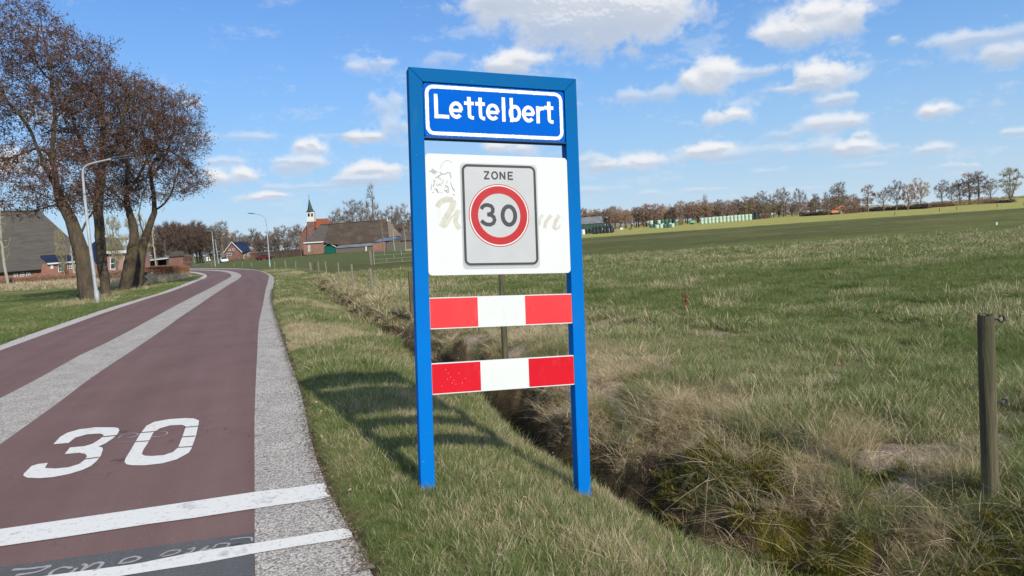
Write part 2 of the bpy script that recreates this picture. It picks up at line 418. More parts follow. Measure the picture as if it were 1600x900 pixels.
def ground_z(x, y, F=None):
    d, al, dl, road = F if F is not None else ground_fields(x, y)
    z = base_z(x, y)
    k = (1 - sstep(31, 37, al))
    dd = d + wob(al) * sstep(1.5, 2.4, d) * 1.0
    p = np.interp(dd, PROF_D, PROF_Z)
    right = d > 0
    bank = np.exp(-((dd - 2.8) / .45) ** 2)
    lum = fbm(x * 2.2, y * 2.2, 3, 4) - .5
    z = z + np.where(right, p * k, 0)
    z = z + np.where(right, bank * k * lum * .36 * (1 - .6 * sstep(5.5, 8, al)), 0) + np.where(right, np.exp(-((dd - 2.6) / .35) ** 2) * k * (fbm(x * 6, y * 6, 5, 3) - .5) * .22 * (1 - .75 * sstep(5.5, 8, al)), 0)
    z = z + np.where(right, sstep(.1, .8, d) * (1 - sstep(2.0, 2.3, d)) * (fbm(x * 3, y * 3, 9, 3) - .5) * .05, 0)
    fld = sstep(2.9, 3.6, d)
    z = z + np.where(right, fld * ((fbm(x * .8, y * .8, 21, 4) - .5) * .16 + (fbm(x * 3.5, y * 3.5, 22, 2) - .5) * .05), 0)
    lawn = (dl < 0)
    z = z + np.where(lawn, sstep(0, .6, -dl) * (.02 + (fbm(x * .5, y * .5, 31, 3) - .5) * .10), 0)
    z = np.where(road, z - .05, z)
    return z

# land cover colours; the pasture and far strip carry painted cloud shade and sun
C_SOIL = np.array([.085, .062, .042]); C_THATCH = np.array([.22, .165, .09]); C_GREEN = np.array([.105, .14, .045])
C_GREEN2 = np.array([.16, .19, .065]); C_PAST_SHADE = np.array([.105, .118, .036]); C_FAR_SUN = np.array([.34, .33, .11]); C_MOSS = np.array([.11, .10, .016])
def mix3(a, b, t): return a * (1 - t[..., None]) + b * t[..., None]
def cover(x, y, F):
    d, al, dl, road = F
    r = np.hypot(x, y)
    n1 = fbm(x * .7, y * .7, 41, 4); n2 = fbm(x * 3, y * 3, 42, 3); n3 = fbm(x * .12, y * .12, 43, 3)
    c = mix3(np.broadcast_to(C_GREEN, x.shape + (3,)), C_GREEN2, sstep(.35, .7, n1))
    c = mix3(c, C_THATCH, sstep(.5, .75, n2) * .5)
    k = (1 - sstep(31, 40, al)) * (d > 0)
    dd = d + wob(al) * sstep(1.5, 2.4, d)
    # ditch: dark wet soil, then strawy bank
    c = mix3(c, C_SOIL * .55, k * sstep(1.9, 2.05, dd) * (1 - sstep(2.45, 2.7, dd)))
    c = mix3(c, C_THATCH, k * sstep(2.35, 2.6, dd) * (1 - sstep(3.3, 4.2, dd + (n1 - .5) * 3)) * .85)
    mo = k * (dd > 2.35) * near_blobs(x, y, MOSSY, -.3)
    c = mix3(c, C_SOIL, k * sstep(2.3, 2.5, dd) * (1 - sstep(2.75, 3.1, dd)) * sstep(.40, .5, fbm(x * 3.3, y * 3.3, 79, 3)))
    c = mix3(c, C_MOSS, mo)
    # bare soil scrapes on the field edge
    so_ = np.maximum((d > 2.5) * near_blobs(x, y, BARE), (d > 2.8) * (1 - sstep(5, 9, d)) * sstep(.62, .67, fbm(x * 1.1 + 5, y * 1.1, 55, 4)) * (1 - sstep(12, 18, al)))
    c = mix3(c, np.array([.32, .26, .22]), so_)
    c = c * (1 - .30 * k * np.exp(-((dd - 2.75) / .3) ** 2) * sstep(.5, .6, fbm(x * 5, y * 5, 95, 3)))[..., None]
    # beyond the rough field a smooth pasture with cloud shade painted in, then a yellowish strip painted sunlit
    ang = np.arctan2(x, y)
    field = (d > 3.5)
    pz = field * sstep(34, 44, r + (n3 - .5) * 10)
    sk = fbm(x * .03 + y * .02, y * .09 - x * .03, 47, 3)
    c = mix3(c, C_PAST_SHADE * (1 + .5 * (n3[..., None] - .5) + .7 * (sk[..., None] - .5)) * np.ones(3), pz * .9)
    c = mix3(c, C_THATCH * .9, pz * sstep(.60, .70, fbm(x * .09, y * .22, 48, 4)) * .45)
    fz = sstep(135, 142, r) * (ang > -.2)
    c = mix3(c, C_FAR_SUN, fz)
    lawn = (dl < 0) * 1.0
    c = mix3(c, np.array([.085, .125, .028]), lawn * .85 * (1 - sstep(60, 90, r)))
    c = mix3(c, np.array([.10, .12, .04]), sstep(60, 80, r) * (ang < -.15))
    # worn soil at the edge of the road strips
    e = np.exp(-(np.clip(d, 0, 9) / .07) ** 2) * (d > 0) + np.exp(-(np.clip(-dl, 0, 9) / .10) ** 2) * (dl < 0)
    c = mix3(c, C_SOIL, np.clip(e, 0, 1))
    return c

def build_ground():
    az = np.concatenate([np.radians(np.arange(-46, 46.01, .2)), np.radians(np.arange(48, 312, 4))])
    rr = [.6]
    while rr[-1] < 5200:
        q = rr[-1]; rr.append(q * (1.009 if q < 11 else 1.02 if q < 60 else 1.035))
    rr = np.array(rr); A, R_ = np.meshgrid(az, rr)
    x = np.sin(A) * R_; y = np.cos(A) * R_
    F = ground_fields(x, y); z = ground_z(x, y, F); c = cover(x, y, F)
    nr, na = x.shape
    V = np.stack([x, y, z], -1).reshape(-1, 3); V = np.vstack([V, [[0, 0, -.05]]])
    i = np.arange(nr - 1)[:, None] * na; j = np.arange(na)[None, :]; j2 = (j + 1) % na
    Q = np.stack([i + j, i + na + j, i + na + j2, i + j2], -1).reshape(-1, 4)
    m, nt, b = principled('ground_cover', (.08, .1, .03), .95, 0, .15); nb = NB(nt)
    at = nb.n('ShaderNodeAttribute', attribute_name='cover')
    f1 = nb.noise(9, 5, .65); f2 = nb.noise(60, 3, .6); f3 = nb.noise(.35, 4, .6)
    c1 = nb.mix(1.0, at.outputs['Color'], nb.mix(nb.ramp(f1, .3, .7), (.62, .60, .58), (1.35, 1.3, 1.15)), 'MULTIPLY')
    c1 = nb.mix(1.0, c1, nb.mix(nb.ramp(f2, .25, .75), (.55, .55, .55), (1.45, 1.45, 1.4)), 'MULTIPLY')
    c1 = nb.mix(1.0, c1, nb.mix(nb.ramp(f3, .3, .7), (.82, .84, .8), (1.18, 1.14, 1.1)), 'MULTIPLY')
    nt.links.new(c1, b.inputs['Base Color'])
    nt.links.new(nb.bump(nb.math('ADD', f1, nb.math('MULTIPLY', f2, .5)), .9, .05), b.inputs['Normal'])
    Qc = np.array([[len(V) - 1, k, (k + 1) % na, (k + 1) % na] for k in range(na)])
    o = np_mesh('ground', V, Q, 'ground_cover', kind='structure')
    ca = o.data.color_attributes.new('cover', 'FLOAT_COLOR', 'POINT')
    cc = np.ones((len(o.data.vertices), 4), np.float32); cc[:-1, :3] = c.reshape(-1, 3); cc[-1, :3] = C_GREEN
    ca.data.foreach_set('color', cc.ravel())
    o.data.polygons.foreach_set('use_smooth', np.ones(len(o.data.polygons), bool))
build_ground()

# ------------------------------------------------------------------ road surfaces
def asphalt_mat(name, c1, c2, speck, rough=.85):
    m, nt, b = principled(name, c1, rough, 0, .25); nb = NB(nt)
    vr = nb.n('ShaderNodeVectorRotate', rotation_type='Z_AXIS'); nt.links.new(nb.pos(), vr.inputs['Vector']); vr.inputs['Angle'].default_value = radians(-20.4); rv = vr.outputs[0]
    f = nb.ramp(nb.noise(.9, 5, .65), .3, .7); c = nb.mix(f, c1, c2)
    g = nb.ramp(nb.noise(170, 2, .5), .3, .72)
    c = nb.mix(1.0, c, nb.mix(g, (.74, .74, .75), (1.30, 1.28, 1.26)), 'MULTIPLY')
    # long faint wheel tracks
    tr = nb.ramp(nb.noise(1.0, 4, .55, rv, (2.0, .07, 1)), .34, .68)
    c = nb.mix(1.0, c, nb.mix(tr, (.88, .87, .86), (1.10, 1.10, 1.10)), 'MULTIPLY')
    ck = nb.n('ShaderNodeTexVoronoi', feature='DISTANCE_TO_EDGE'); ck.inputs['Scale'].default_value = .55; wv_ = nb.n('ShaderNodeVectorMath', operation='ADD'); nn_ = nb.n('ShaderNodeTexNoise'); nn_.inputs['Scale'].default_value = 3; nb.L.new(nb.pos(), nn_.inputs['Vector']); nb.L.new(nb.pos(), wv_.inputs[0]); nb.L.new(nn_.outputs['Color'], wv_.inputs[1]); nb.L.new(wv_.outputs[0], ck.inputs['Vector'])
    c = nb.mix(nb.math('MULTIPLY', nb.math('MULTIPLY', nb.math('LESS_THAN', ck.outputs['Distance'], .006), nb.ramp(nb.noise(.5, 3, .5), .5, .58)), .55), c, (.05, .035, .03))
    sp = nb.ramp(nb.noise(55, 1, .5), .70, .74)
    c = nb.mix(nb.math('MULTIPLY', sp, .5), c, speck)
    st = nb.ramp(nb.noise(3.0, 2, .5, rv, (1, 2.6, 1)), .735, .76)
    c = nb.mix(nb.math('MULTIPLY', st, .7), c, (.045, .032, .028))
    nt.links.new(c, b.inputs['Base Color'])
    nt.links.new(nb.bump(nb.noise(220, 2, .6), .25, .004), b.inputs['Normal'])
asphalt_mat('red_asphalt', (.155, .090, .082), (.180, .112, .100), (.32, .28, .27))
asphalt_mat('dark_asphalt', (.085, .087, .088), (.11, .112, .112), (.25, .25, .25))
asphalt_mat('grey_asphalt', (.17, .165, .17), (.2, .2, .2), (.3, .3, .3))
def agg_mat(name, base, k):
    m, nt, b = principled(name, base, .85, 0, .25); nb = NB(nt)
    v = nb.n('ShaderNodeTexVoronoi'); v.inputs['Scale'].default_value = 112; nb.L.new(nb.pos(), v.inputs['Vector'])
    sepc = nb.n('ShaderNodeSeparateColor'); nb.L.new(v.outputs['Color'], sepc.inputs[0])
    r1 = nb.n('ShaderNodeValToRGB'); nb.L.new(sepc.outputs[0], r1.inputs[0])
    e = r1.color_ramp.elements; e[0].position = 0; e[0].color = (.08, .07, .065, 1); e[1].position = 1; e[1].color = (.66, .62, .55, 1)
    for p_, c_ in ((.2, (.19, .165, .15)), (.42, (.34, .305, .27)), (.7, (.50, .46, .40))):
        q = e.new(p_); q.color = (*c_, 1)
    big = nb.ramp(nb.noise(2.2, 5, .7), .33, .66)
    c = nb.mix(1.0, r1.outputs[0], nb.mix(big, (.80, .78, .77), (1.16, 1.15, 1.13)), 'MULTIPLY')
    c = nb.mix(k, c, base)
    nt.links.new(c, b.inputs['Base Color'])
    nt.links.new(nb.bump(v.outputs['Distance'], .5, .006), b.inputs['Normal'])
agg_mat('exposed_aggregate', (.46, .44, .41), .15)
agg_mat('pale_aggregate', (.56, .53, .48), .55)
def resample(line, n):
    s = np.concatenate([[0], np.cumsum(np.hypot(*np.diff(line, axis=0).T))]); t = np.linspace(0, 1, n) * s[-1]
    return np.stack([np.interp(t, s, line[:, 0]), np.interp(t, s, line[:, 1])], -1)
def band(name, A, B, mat, dz=0.0, cols=4, n=None, **tags):
    n = n or max(len(A), 2)
    # pair by index: both lines carry nearly the same key points, so pair by share of length
    a = resample(A, 260); b = resample(B, 260)
    V = []; F = []
    for k in range(cols + 1):
        p = a + (b - a) * k / cols
        V.append(np.column_stack([p, base_z(p[:, 0], p[:, 1]) + dz]))
    V = np.stack(V, 1).reshape(-1, 3); c1 = cols + 1
    i = np.arange(259)[:, None] * c1; j = np.arange(cols)[None, :]
    F = np.stack([i + j, i + j + 1, i + j + 1 + c1, i + j + c1], -1).reshape(-1, 4)
    return np_mesh(name, V, F, mat, **tags)
band('red_lane', RI, CR, 'red_asphalt', 0.0, kind='structure')
band('red_lane', CL, LI, 'red_asphalt', 0.0, kind='structure')
band('centre_strip', CR, CL, 'exposed_aggregate', 0.001, kind='structure')
band('edge_strip', RO, RI, 'exposed_aggregate', 0.001, kind='structure')
band('edge_strip', LI, LO, 'pale_aggregate', 0.001, kind='structure')
def ground_poly(name, px_loops, mat, dz, px=True, **tags):
    loops = [[Vector((*G(*p)[:2], 0)) if px else Vector((p[0], p[1], 0)) for p in lp] for lp in px_loops]
    tris = tessellate_polygon(loops); vs = [v for lp in loops for v in lp]
    mb = MB(); mb.add([(v.x, v.y, float(base_z(v.x, v.y)) + dz) for v in vs], [])
    for t in tris:
        a, b, c = (vs[i] for i in t)
        t = tuple(t) if (b - a).cross(c - a).z > 0 else tuple(t)[::-1]
        mb.f.append(t); mb.m.append(0)
    return mb.build(name, mat, **tags)
# dark old asphalt from the sign line back past the camera, over both lanes
_dl = [G(*p)[:2] for p in ((397.7, 833), (289, 845), (194, 860.7), (97, 876), (0, 887))]
_far = _dl[-1] + (_dl[-1] - _dl[0]) / np.linalg.norm(_dl[-1] - _dl[0]) * .15
def line_cut(line, p, q):
    """where a lane line crosses the sign line p-q"""
    for i in range(len(line) - 1):
        a, b = line[i], line[i + 1]; r_ = b - a; s_ = q - p; den = r_[0] * s_[1] - r_[1] * s_[0]
        if abs(den) < 1e-9: continue
        t = ((p - a)[0] * s_[1] - (p - a)[1] * s_[0]) / den
        if 0 <= t <= 1: return a + r_ * t, i
    return line[1], 0
def behind(A, B, p, q, mat, name, dz):
    ca, ia = line_cut(A, p, q); cb, ib = line_cut(B, p, q)
    la = [tuple(v) for v in A[:ia + 1]] + [tuple(ca)]; lb = [tuple(v) for v in B[:ib + 1]] + [tuple(cb)]
    return la, lb, ground_poly(name, [la + lb[::-1]], mat, dz, px=False, kind='structure')
behind(RI, CR, _dl[0], _dl[-1], 'dark_asphalt', 'dark_lane', .003)
behind(CL, LI, _dl[0], _dl[-1], 'dark_asphalt', 'dark_lane', .003)
# the grey road that leads on to the village
ga = smooth([G(*p)[:2] for p in ((200, 424.5), (262, 420.5), (290, 417.6), (306, 413.6), (325, 409.3), (345, 406.8), (358, 405))])
gb = smooth([G(*p)[:2] for p in ((240, 424), (285, 420.5), (304, 418), (315, 414.1), (330, 410.9), (349, 408.2), (362, 406))])
band('village_road', ga, gb, 'grey_asphalt', -.012, kind='structure')
ea = smooth([G(*p)[:2] for p in ((312, 430.0), (290, 431.5), (268, 433.8), (248, 436))]); eb = smooth([G(*p)[:2] for p in ((309, 431.5), (290, 433), (268, 435.2), (248, 437.5))])
band('driveway_kerb', ea, eb, 'pale_aggregate', .03, kind='structure')

# painted markings
m, nt, b = principled('road_paint', (.72, .72, .70), .6); nb = NB(nt)
c = nb.mix(nb.ramp(nb.noise(26, 5, .7), .56, .74), (.74, .72, .66), (.34, .32, .29))
c = nb.mix(nb.ramp(nb.noise(4, 5, .7), .60, .70), c, (.42, .41, .39))
c = nb.mix(nb.ramp(nb.noise(9, 4, .75, stretch=(1, 1.6, 1)), .70, .73), c, (.12, .10, .08))
nt.links.new(c, b.inputs['Base Color'])
nt.links.new(nb.bump(nb.noise(90, 3, .6), .3, .004), b.inputs['Normal'])
principled('old_chalk', (.36, .34, .34), .9)
var_mat('ghost_paint', (.30, .24, .24), (.42, .38, .37), 30)
def c5(L_): return [(x / 4.848, 640 + y / 4.848) for x, y in L_]
three = c5([(405, 265), (455, 210), (510, 178), (600, 152), (720, 137), (860, 137), (895, 142), (905, 160), (885, 195), (850, 225), (800, 258), (745, 283), (775, 290), (780, 305), (765, 350), (735, 390), (690, 430), (620, 462), (520, 492), (400, 515), (300, 523), (210, 520), (178, 505), (180, 490), (240, 430), (290, 415), (363, 407), (340, 445), (420, 450), (520, 440), (600, 415), (640, 385), (660, 355), (645, 338), (600, 330), (490, 340), (530, 290), (640, 280), (700, 262), (760, 225), (788, 195), (760, 184), (660, 190), (570, 215), (520, 255)])
zero = c5([(943, 400), (950, 375), (990, 310), (1060, 190), (1110, 125), (1170, 95), (1280, 75), (1400, 67), (1470, 70), (1508, 85), (1505, 110), (1485, 200), (1450, 300), (1430, 330), (1340, 380), (1230, 410), (1100, 425), (1000, 425), (960, 418)])
zhole = c5([(1075, 340), (1085, 310), (1130, 240), (1160, 180), (1210, 145), (1290, 122), (1380, 118), (1408, 130), (1385, 200), (1350, 290), (1310, 325), (1240, 348), (1150, 355), (1095, 352)])[::-1]
ground_poly('painted_numeral', [three], 'road_paint', .004, kind='structure')
ground_poly('painted_numeral', [zero, zhole], 'road_paint', .004, kind='structure')
for q in ([(1062, 176), (1180, 166), (1178, 172), (1060, 182)], [(1025, 245), (1132, 237), (1130, 243), (1022, 251)], [(1395, 136), (1502, 126), (1500, 132), (1393, 142)],
          [(1375, 208), (1480, 201), (1478, 208), (1373, 215)], [(1350, 288), (1460, 280), (1458, 287), (1346, 294)], [(770, 207), (888, 196), (884, 203), (768, 214)], [(636, 376), (752, 362), (748, 369), (630, 384)]):
    ground_poly('paint_joint', [c5(q)], 'red_asphalt', .006, kind='structure')
def xline(top, bot, name):
    ground_poly(name, [top + bot[::-1]], 'road_paint', .006, kind='structure')
def lanecross(a, b, c_, d, far):
    # continue a cross line leftwards over the far lane
    pa, pb, pc, pd = (G(*p)[:2] for p in (a, b, c_, d))
    u1 = (pa - pb) / np.linalg.norm(pa - pb)
    return pa + u1 * far, pc + u1 * far
def cross(top, bot, far, name):
    t = [G(*p)[:2] for p in top]; b_ = [G(*p)[:2] for p in bot]
    u1 = t[0] - t[1]; u1 = u1 / np.linalg.norm(u1)
    loop = [t[0] + u1 * far] + t + b_[::-1] + [b_[0] + u1 * far]
    ground_poly(name, [loop], 'road_paint', .006, px=False, kind='structure')
cross([(0, 828), (100, 813.5), (200, 799), (300, 784.5), (397, 770), (450, 764), (505, 756), (510, 762), (507, 768)], [(0, 855), (100, 840.5), (233, 820), (300, 811), (397, 796), (460, 787), (500, 781), (515, 777)], 2.6, 'painted_line')
cross([(92, 898.7), (210, 883), (315, 862), (399, 850), (470, 838.5), (536, 827), (544, 828), (549, 833)], [(95, 917), (205, 899), (315, 881.7), (399, 866), (470, 854), (530, 845), (548, 841), (551, 838)], 3.2, 'painted_line')
def chalk(px, wid, mat, name='old_marking', dz=.0075):
    p = smooth([G(*q)[:2] for q in px], 4); t = np.gradient(p, axis=0); t /= np.linalg.norm(t, axis=1)[:, None] + 1e-9
    nrm = np.column_stack([-t[:, 1], t[:, 0]]); wv = wid * (.7 + .5 * rng.random(len(p)))[:, None]
    a = p + nrm * wv / 2; b_ = p - nrm * wv / 2
    V = np.vstack([np.column_stack([a, base_z(a[:, 0], a[:, 1]) + dz]), np.column_stack([b_, base_z(b_[:, 0], b_[:, 1]) + dz])]); n = len(p)
    return V, np.array([[i, i + n, i + n + 1, i + 1] for i in range(n - 1)])
def chalks(lst, mat, name, dz):
    Vs, Fs, o = [], [], 0
    for k, (px, w_) in enumerate(lst):
        V, F = chalk(px, w_, mat, dz=dz + k * .0003); Vs.append(V); Fs.append(F + o); o += len(V)
    np_mesh(name, np.vstack(Vs), np.vstack(Fs), mat, kind='structure')
def c6(L_): return [(x / 3.81, 820 + y / 3.81) for x, y in L_]
chalks([(c6([(75, 272), (180, 265), (305, 248)]), .022), (c6([(305, 250), (220, 285), (95, 305)]), .02), (c6([(430, 262), (375, 258), (318, 280), (300, 305), (360, 308), (430, 285), (455, 262)]), .02),
        (c6([(490, 242), (515, 247), (480, 288)]), .02), (c6([(495, 275), (560, 238), (610, 232), (590, 262), (555, 280)]), .02), (c6([(720, 238), (800, 222), (833, 203), (800, 196), (740, 212), (708, 240)]), .018),
        (c6([(950, 192), (1010, 162), (1075, 158), (1040, 180), (965, 196)]), .014), (c6([(1120, 155), (1160, 143), (1135, 170), (1100, 178)]), .014), (c6([(1185, 165), (1240, 133), (1215, 160), (1262, 148)]), .013),
        (c6([(1270, 145), (1300, 122), (1365, 118), (1350, 138)]), .012), (c6([(1370, 96), (1440, 86), (1495, 84), (1500, 105)]), .012)], 'old_chalk', 'old_marking', .005)
chalks([(c5([(893, 220), (930, 195), (990, 180), (1045, 185), (1020, 205), (940, 220), (1000, 212), (1040, 205)]), .012), (c5([(890, 250), (960, 246), (1040, 235)]), .009),
        (c5([(1150, 205), (1210, 210), (1262, 190), (1262, 172), (1215, 170)]), .012)], 'ghost_paint', 'old_marking', .0035)

# joints sawn across the edge strip, and grit that gathers along its outer border
def joint(name, a, b, mat, wid, dz):
    A = G(*a)[:2]; B = G(*b)[:2]; u = (B - A) / np.linalg.norm(B - A); n = np.array([-u[1], u[0]]) * wid / 2
    ground_poly(name, [[tuple(A + n), tuple(B + n), tuple(B - n), tuple(A - n)]], mat, dz, px=False, kind='structure')
principled('joint_dark', (.07, .06, .055), .95)
for a, b in (((398.5, 541.5), (446, 540)), ((404, 494.5), (431, 493.5)), ((409, 473), (426, 472)), ((398, 640), (403, 638)), ((397.6, 682), (412, 679))):
    joint('strip_joint', a, b, 'joint_dark', .012, .003)
var_mat('grit', (.10, .075, .05), (.30, .24, .16), 30)
def grit():
    q = np.random.default_rng(55); n = 5200
    ln = RO[(RO[:, 1] > 2.5) & (RO[:, 1] < 30)]; s = np.concatenate([[0], np.cumsum(np.hypot(*np.diff(ln, axis=0).T))]); t = q.random(n) ** 1.8 * s[-1]
    x = np.interp(t, s, ln[:, 0]); y = np.interp(t, s, ln[:, 1]); off = -np.abs(q.normal(0, .045, n)) + .02 + (q.random(n) < .1) * -q.random(n) * .45
    x = x + off * .93; y = y + off * .36; z = base_z(x, y) + .004
    a = q.random(n) * 2 * pi; l = q.uniform(.003, .012, n) * (1 + t / 9); w = l * q.uniform(.2, .6, n); dx, dy = np.cos(a), np.sin(a)
    V = np.stack([np.stack([x - dx * l, y - dy * l, z], -1), np.stack([x + dy * w, y - dx * w, z + .003], -1), np.stack([x + dx * l, y + dy * l, z + .002], -1), np.stack([x - dy * w, y + dx * w, z + .004], -1)], 1).reshape(-1, 3)
    np_mesh('grit', V, np.arange(n * 4).reshape(-1, 4), 'grit', kind='stuff', label='dead grass bits and grit along the border of the road strip')
grit()

# ------------------------------------------------------------------ the town sign
a_, b_, c_ = radians(17.712), radians(-4.908), radians(3.962)
Rz = np.array([[cos(a_), -sin(a_), 0], [sin(a_), cos(a_), 0], [0, 0, 1]])
Rx = np.array([[1, 0, 0], [0, cos(b_), -sin(b_)], [0, sin(b_), cos(b_)]])
Ry = np.array([[cos(c_), 0, sin(c_)], [0, 1, 0], [-sin(c_), 0, cos(c_)]])
SM = Rz @ Rx @ Ry
STL = np.array([-0.56815, 4.60865, 2.72811]); SH = 2.745; SW = 1.1828
SBASE = STL + SM @ np.array([0, 0, -SH])
def SP(px, py):
    """sign-plane x, z (z from the foot of the left post) seen at a photo pixel"""
    d = ray(px, py); n = SM[:, 1]; t = ((STL - EYEP) @ n) / (d @ n); q = SM.T @ (EYEP + d * t - SBASE)
    return q[0], q[2]
def paint_mat(name, col, col2, rough=.4, dirt=(.25, .24, .2), amt=.25, scale=2.0, spec=.16):
    m, nt, b = principled(name, col, rough, 0, spec); nb = NB(nt); v = nb.pos(True)
    c = nb.mix(nb.ramp(nb.noise(scale, 4, .6, v), .3, .7), col, col2)
    g = nb.ramp(nb.noise(14, 6, .75, v, (1, 1, .35)), .58, .80)
    c = nb.mix(nb.math('MULTIPLY', g, amt), c, dirt)
    nt.links.new(c, b.inputs['Base Color'])
    nt.links.new(nb.ramp(nb.noise(9, 4, .6, v), .2, .9), b.inputs['Roughness']) if False else None
    nt.links.new(nb.bump(nb.noise(60, 3, .6, v), .06, .004), b.inputs['Normal'])
    return m
# post paint: darker and greener at the top, stronger blue lower down
m, nt, b = principled('post_blue', (.0, .14, .50), .6, 0, .05); nb = NB(nt); v = nb.pos(True)
sx = nb.n('ShaderNodeSeparateXYZ'); nt.links.new(v, sx.inputs[0])
h = nb.ramp(nb.math('ADD', sx.outputs[2], nb.math('MULTIPLY', nb.noise(2, 3, .5, v), .6)), 1.2, 2.9)
c = nb.mix(h, (.000, .155, .54), (.000, .108, .31))
c = nb.mix(nb.math('MULTIPLY', nb.ramp(nb.noise(12, 6, .75, v, (1, 1, .3)), .56, .80), .22), c, (.10, .16, .2))
c = nb.mix(nb.ramp(nb.noise(70, 2, .5, v), .765, .78), c, (.45, .5, .52))
nt.links.new(c, b.inputs['Base Color']); nt.links.new(nb.bump(nb.noise(30, 3, .6, v, (1, 1, .1)), .08, .004), b.inputs['Normal'])
paint_mat('plate_blue', (.000, .100, .50), (.001, .110, .54), .75, (.1, .13, .2), .15, 3, .04)
paint_mat('plate_edge', (.01, .06, .16), (.02, .08, .2), .6)
paint_mat('sign_white', (.665, .68, .665), (.63, .65, .64), .6, (.45, .43, .33), .28)
m, nt, b = principled('letter_white', (.68, .68, .66), .6); nb = NB(nt); v = nb.pos(True)
nt.links.new(nb.mix(nb.ramp(nb.noise(120, 3, .7, v), .70, .76), (.84, .84, .82), (.30, .36, .5)), b.inputs['Base Color'])
paint_mat('zone_grey', (.44, .455, .46), (.49, .50, .505), .4, (.40, .40, .37), .35, 5)
paint_mat('sign_red', (.42, .022, .028), (.46, .03, .035), .4, (.5, .2, .2), .2)
paint_mat('board_red', (.56, .004, .016), (.62, .008, .02), .55, (.7, .3, .3), .2)
paint_mat('board_red_faded', (.66, .035, .045), (.72, .05, .055), .55, (.75, .35, .3), .25)
paint_mat('sign_black', (.045, .048, .052), (.07, .072, .075), .5, (.2, .2, .2), .4)
paint_mat('ghost_beige', (.46, .45, .37), (.60, .59, .52), .6, (.78, .78, .74), .8, 14)
paint_mat('ghost_grey', (.28, .28, .27), (.5, .5, .48), .6, (.75, .75, .73), .9, 40)
principled('screw_metal', (.35, .36, .38), .4, .8); principled('peg_black', (.03, .03, .03), .6)
def rot_obj(o):
    M4 = Matrix([[*SM[0], SBASE[0]], [*SM[1], SBASE[1]], [*SM[2], SBASE[2]], [0, 0, 0, 1]]); o.matrix_world = M4
town = thing('town_sign', 'blue framed place name sign reading Lettelbert standing on the grass verge', 'road sign')
rot_obj(town)
PWD = .0915; PD = .09
def bevel_box(x0, x1, y0, y1, z0, z1, r=.006):
    mb = MB(); pl = [(x0 + r, y0), (x1 - r, y0), (x1, y0 + r), (x1, y1 - r), (x1 - r, y1), (x0 + r, y1), (x0, y1 - r), (x0, y0 + r)]
    return mb.prism([(x, y, z0) for x, y in pl], (0, 0, z1 - z0))
# mitred frame
def post(x0, x1, inner, name):
    mb = MB(); r = .004
    zt_out = SH; zt_in = SH - PWD
    xo, xi = (x0, x1) if inner > 0 else (x1, x0)
    s = 1 if inner > 0 else -1
    P4 = [(xo, 0, -.35), (xi, 0, -.35), (xi, 0, zt_in - .0008), (xo + s * .0, 0, zt_out - .0008)]
    mb.prism(P4, (0, PD, 0)); return mb.build(name, 'post_blue', town)
po1 = post(0, PWD, 1, 'post'); po2 = post(SW - PWD, SW, -1, 'post')
mb = MB(); mb.prism([(.0008, 0, SH), (PWD + .0008, 0, SH - PWD), (SW - PWD - .0008, 0, SH - PWD), (SW - .0008, 0, SH)], (0, PD, 0)); tb = mb.build('top_beam', 'post_blue', town)
for o in (po1, po2, tb):
    bv = o.modifiers.new('bevel', 'BEVEL'); bv.width = .003; bv.segments = 2
for z in (.46, .70, 1.08, 1.60, 2.0):
    mb = MB(); mb.tube([(-.003, .045, z), (.001, .045, z)], .007, 8); mb.build('bolt', 'sign_black', po1)
def rrect(x0, x1, z0, z1, r, n=6):
    out = []
    for cx, cz, a0 in ((x1 - r, z1 - r, 0), (x0 + r, z1 - r, 90), (x0 + r, z0 + r, 180), (x1 - r, z0 + r, 270)):
        for k in range(n + 1):
            t = radians(a0 + 90 * k / n); out.append((cx + r * cos(t), cz + r * sin(t)))
    return out
def plate(name, x0, x1, z0, z1, r, y0, y1, mat, parent=town, bev=0):
    mb = MB(); mb.prism([(x, y0, z) for x, z in rrect(x0, x1, z0, z1, r)], (0, y1 - y0, 0))
    return mb.build(name, mat, parent)
def frame_ring(name, x0, x1, z0, z1, r, w, y, mat, parent, jag=0):
    o_ = rrect(x0, x1, z0, z1, r); i_ = rrect(x0 + w, x1 - w, z0 + w, z1 - w, max(r - w, .004)); n = len(o_); mb = MB()
    def sub(lp):
        out = []
        for k in range(n):
            a = np.array(lp[k]); b = np.array(lp[(k + 1) % n]); q = max(1, int(np.linalg.norm(b - a) / .012))
            out.append((a, b, q))
        return out
    vs = []; fs = []
    for (a, b, q), (c, d, _) in zip(sub(o_), sub(i_)):
        for t in range(q):
            p1 = a + (b - a) * t / q; p2 = c + (d - c) * t / q
            j = rng.normal(0, jag, 2) if jag else (0, 0)
            vs += [(p1[0] + j[0], y, p1[1] + j[0]), (p2[0] + j[1], y, p2[1] + j[1])]
    nn = len(vs) // 2
    fs = [(2 * i, 2 * i + 1, (2 * i + 3) % (2 * nn), (2 * i + 2) % (2 * nn)) for i in range(nn)]
    mb.add(vs, fs); return mb.build(name, mat, parent)
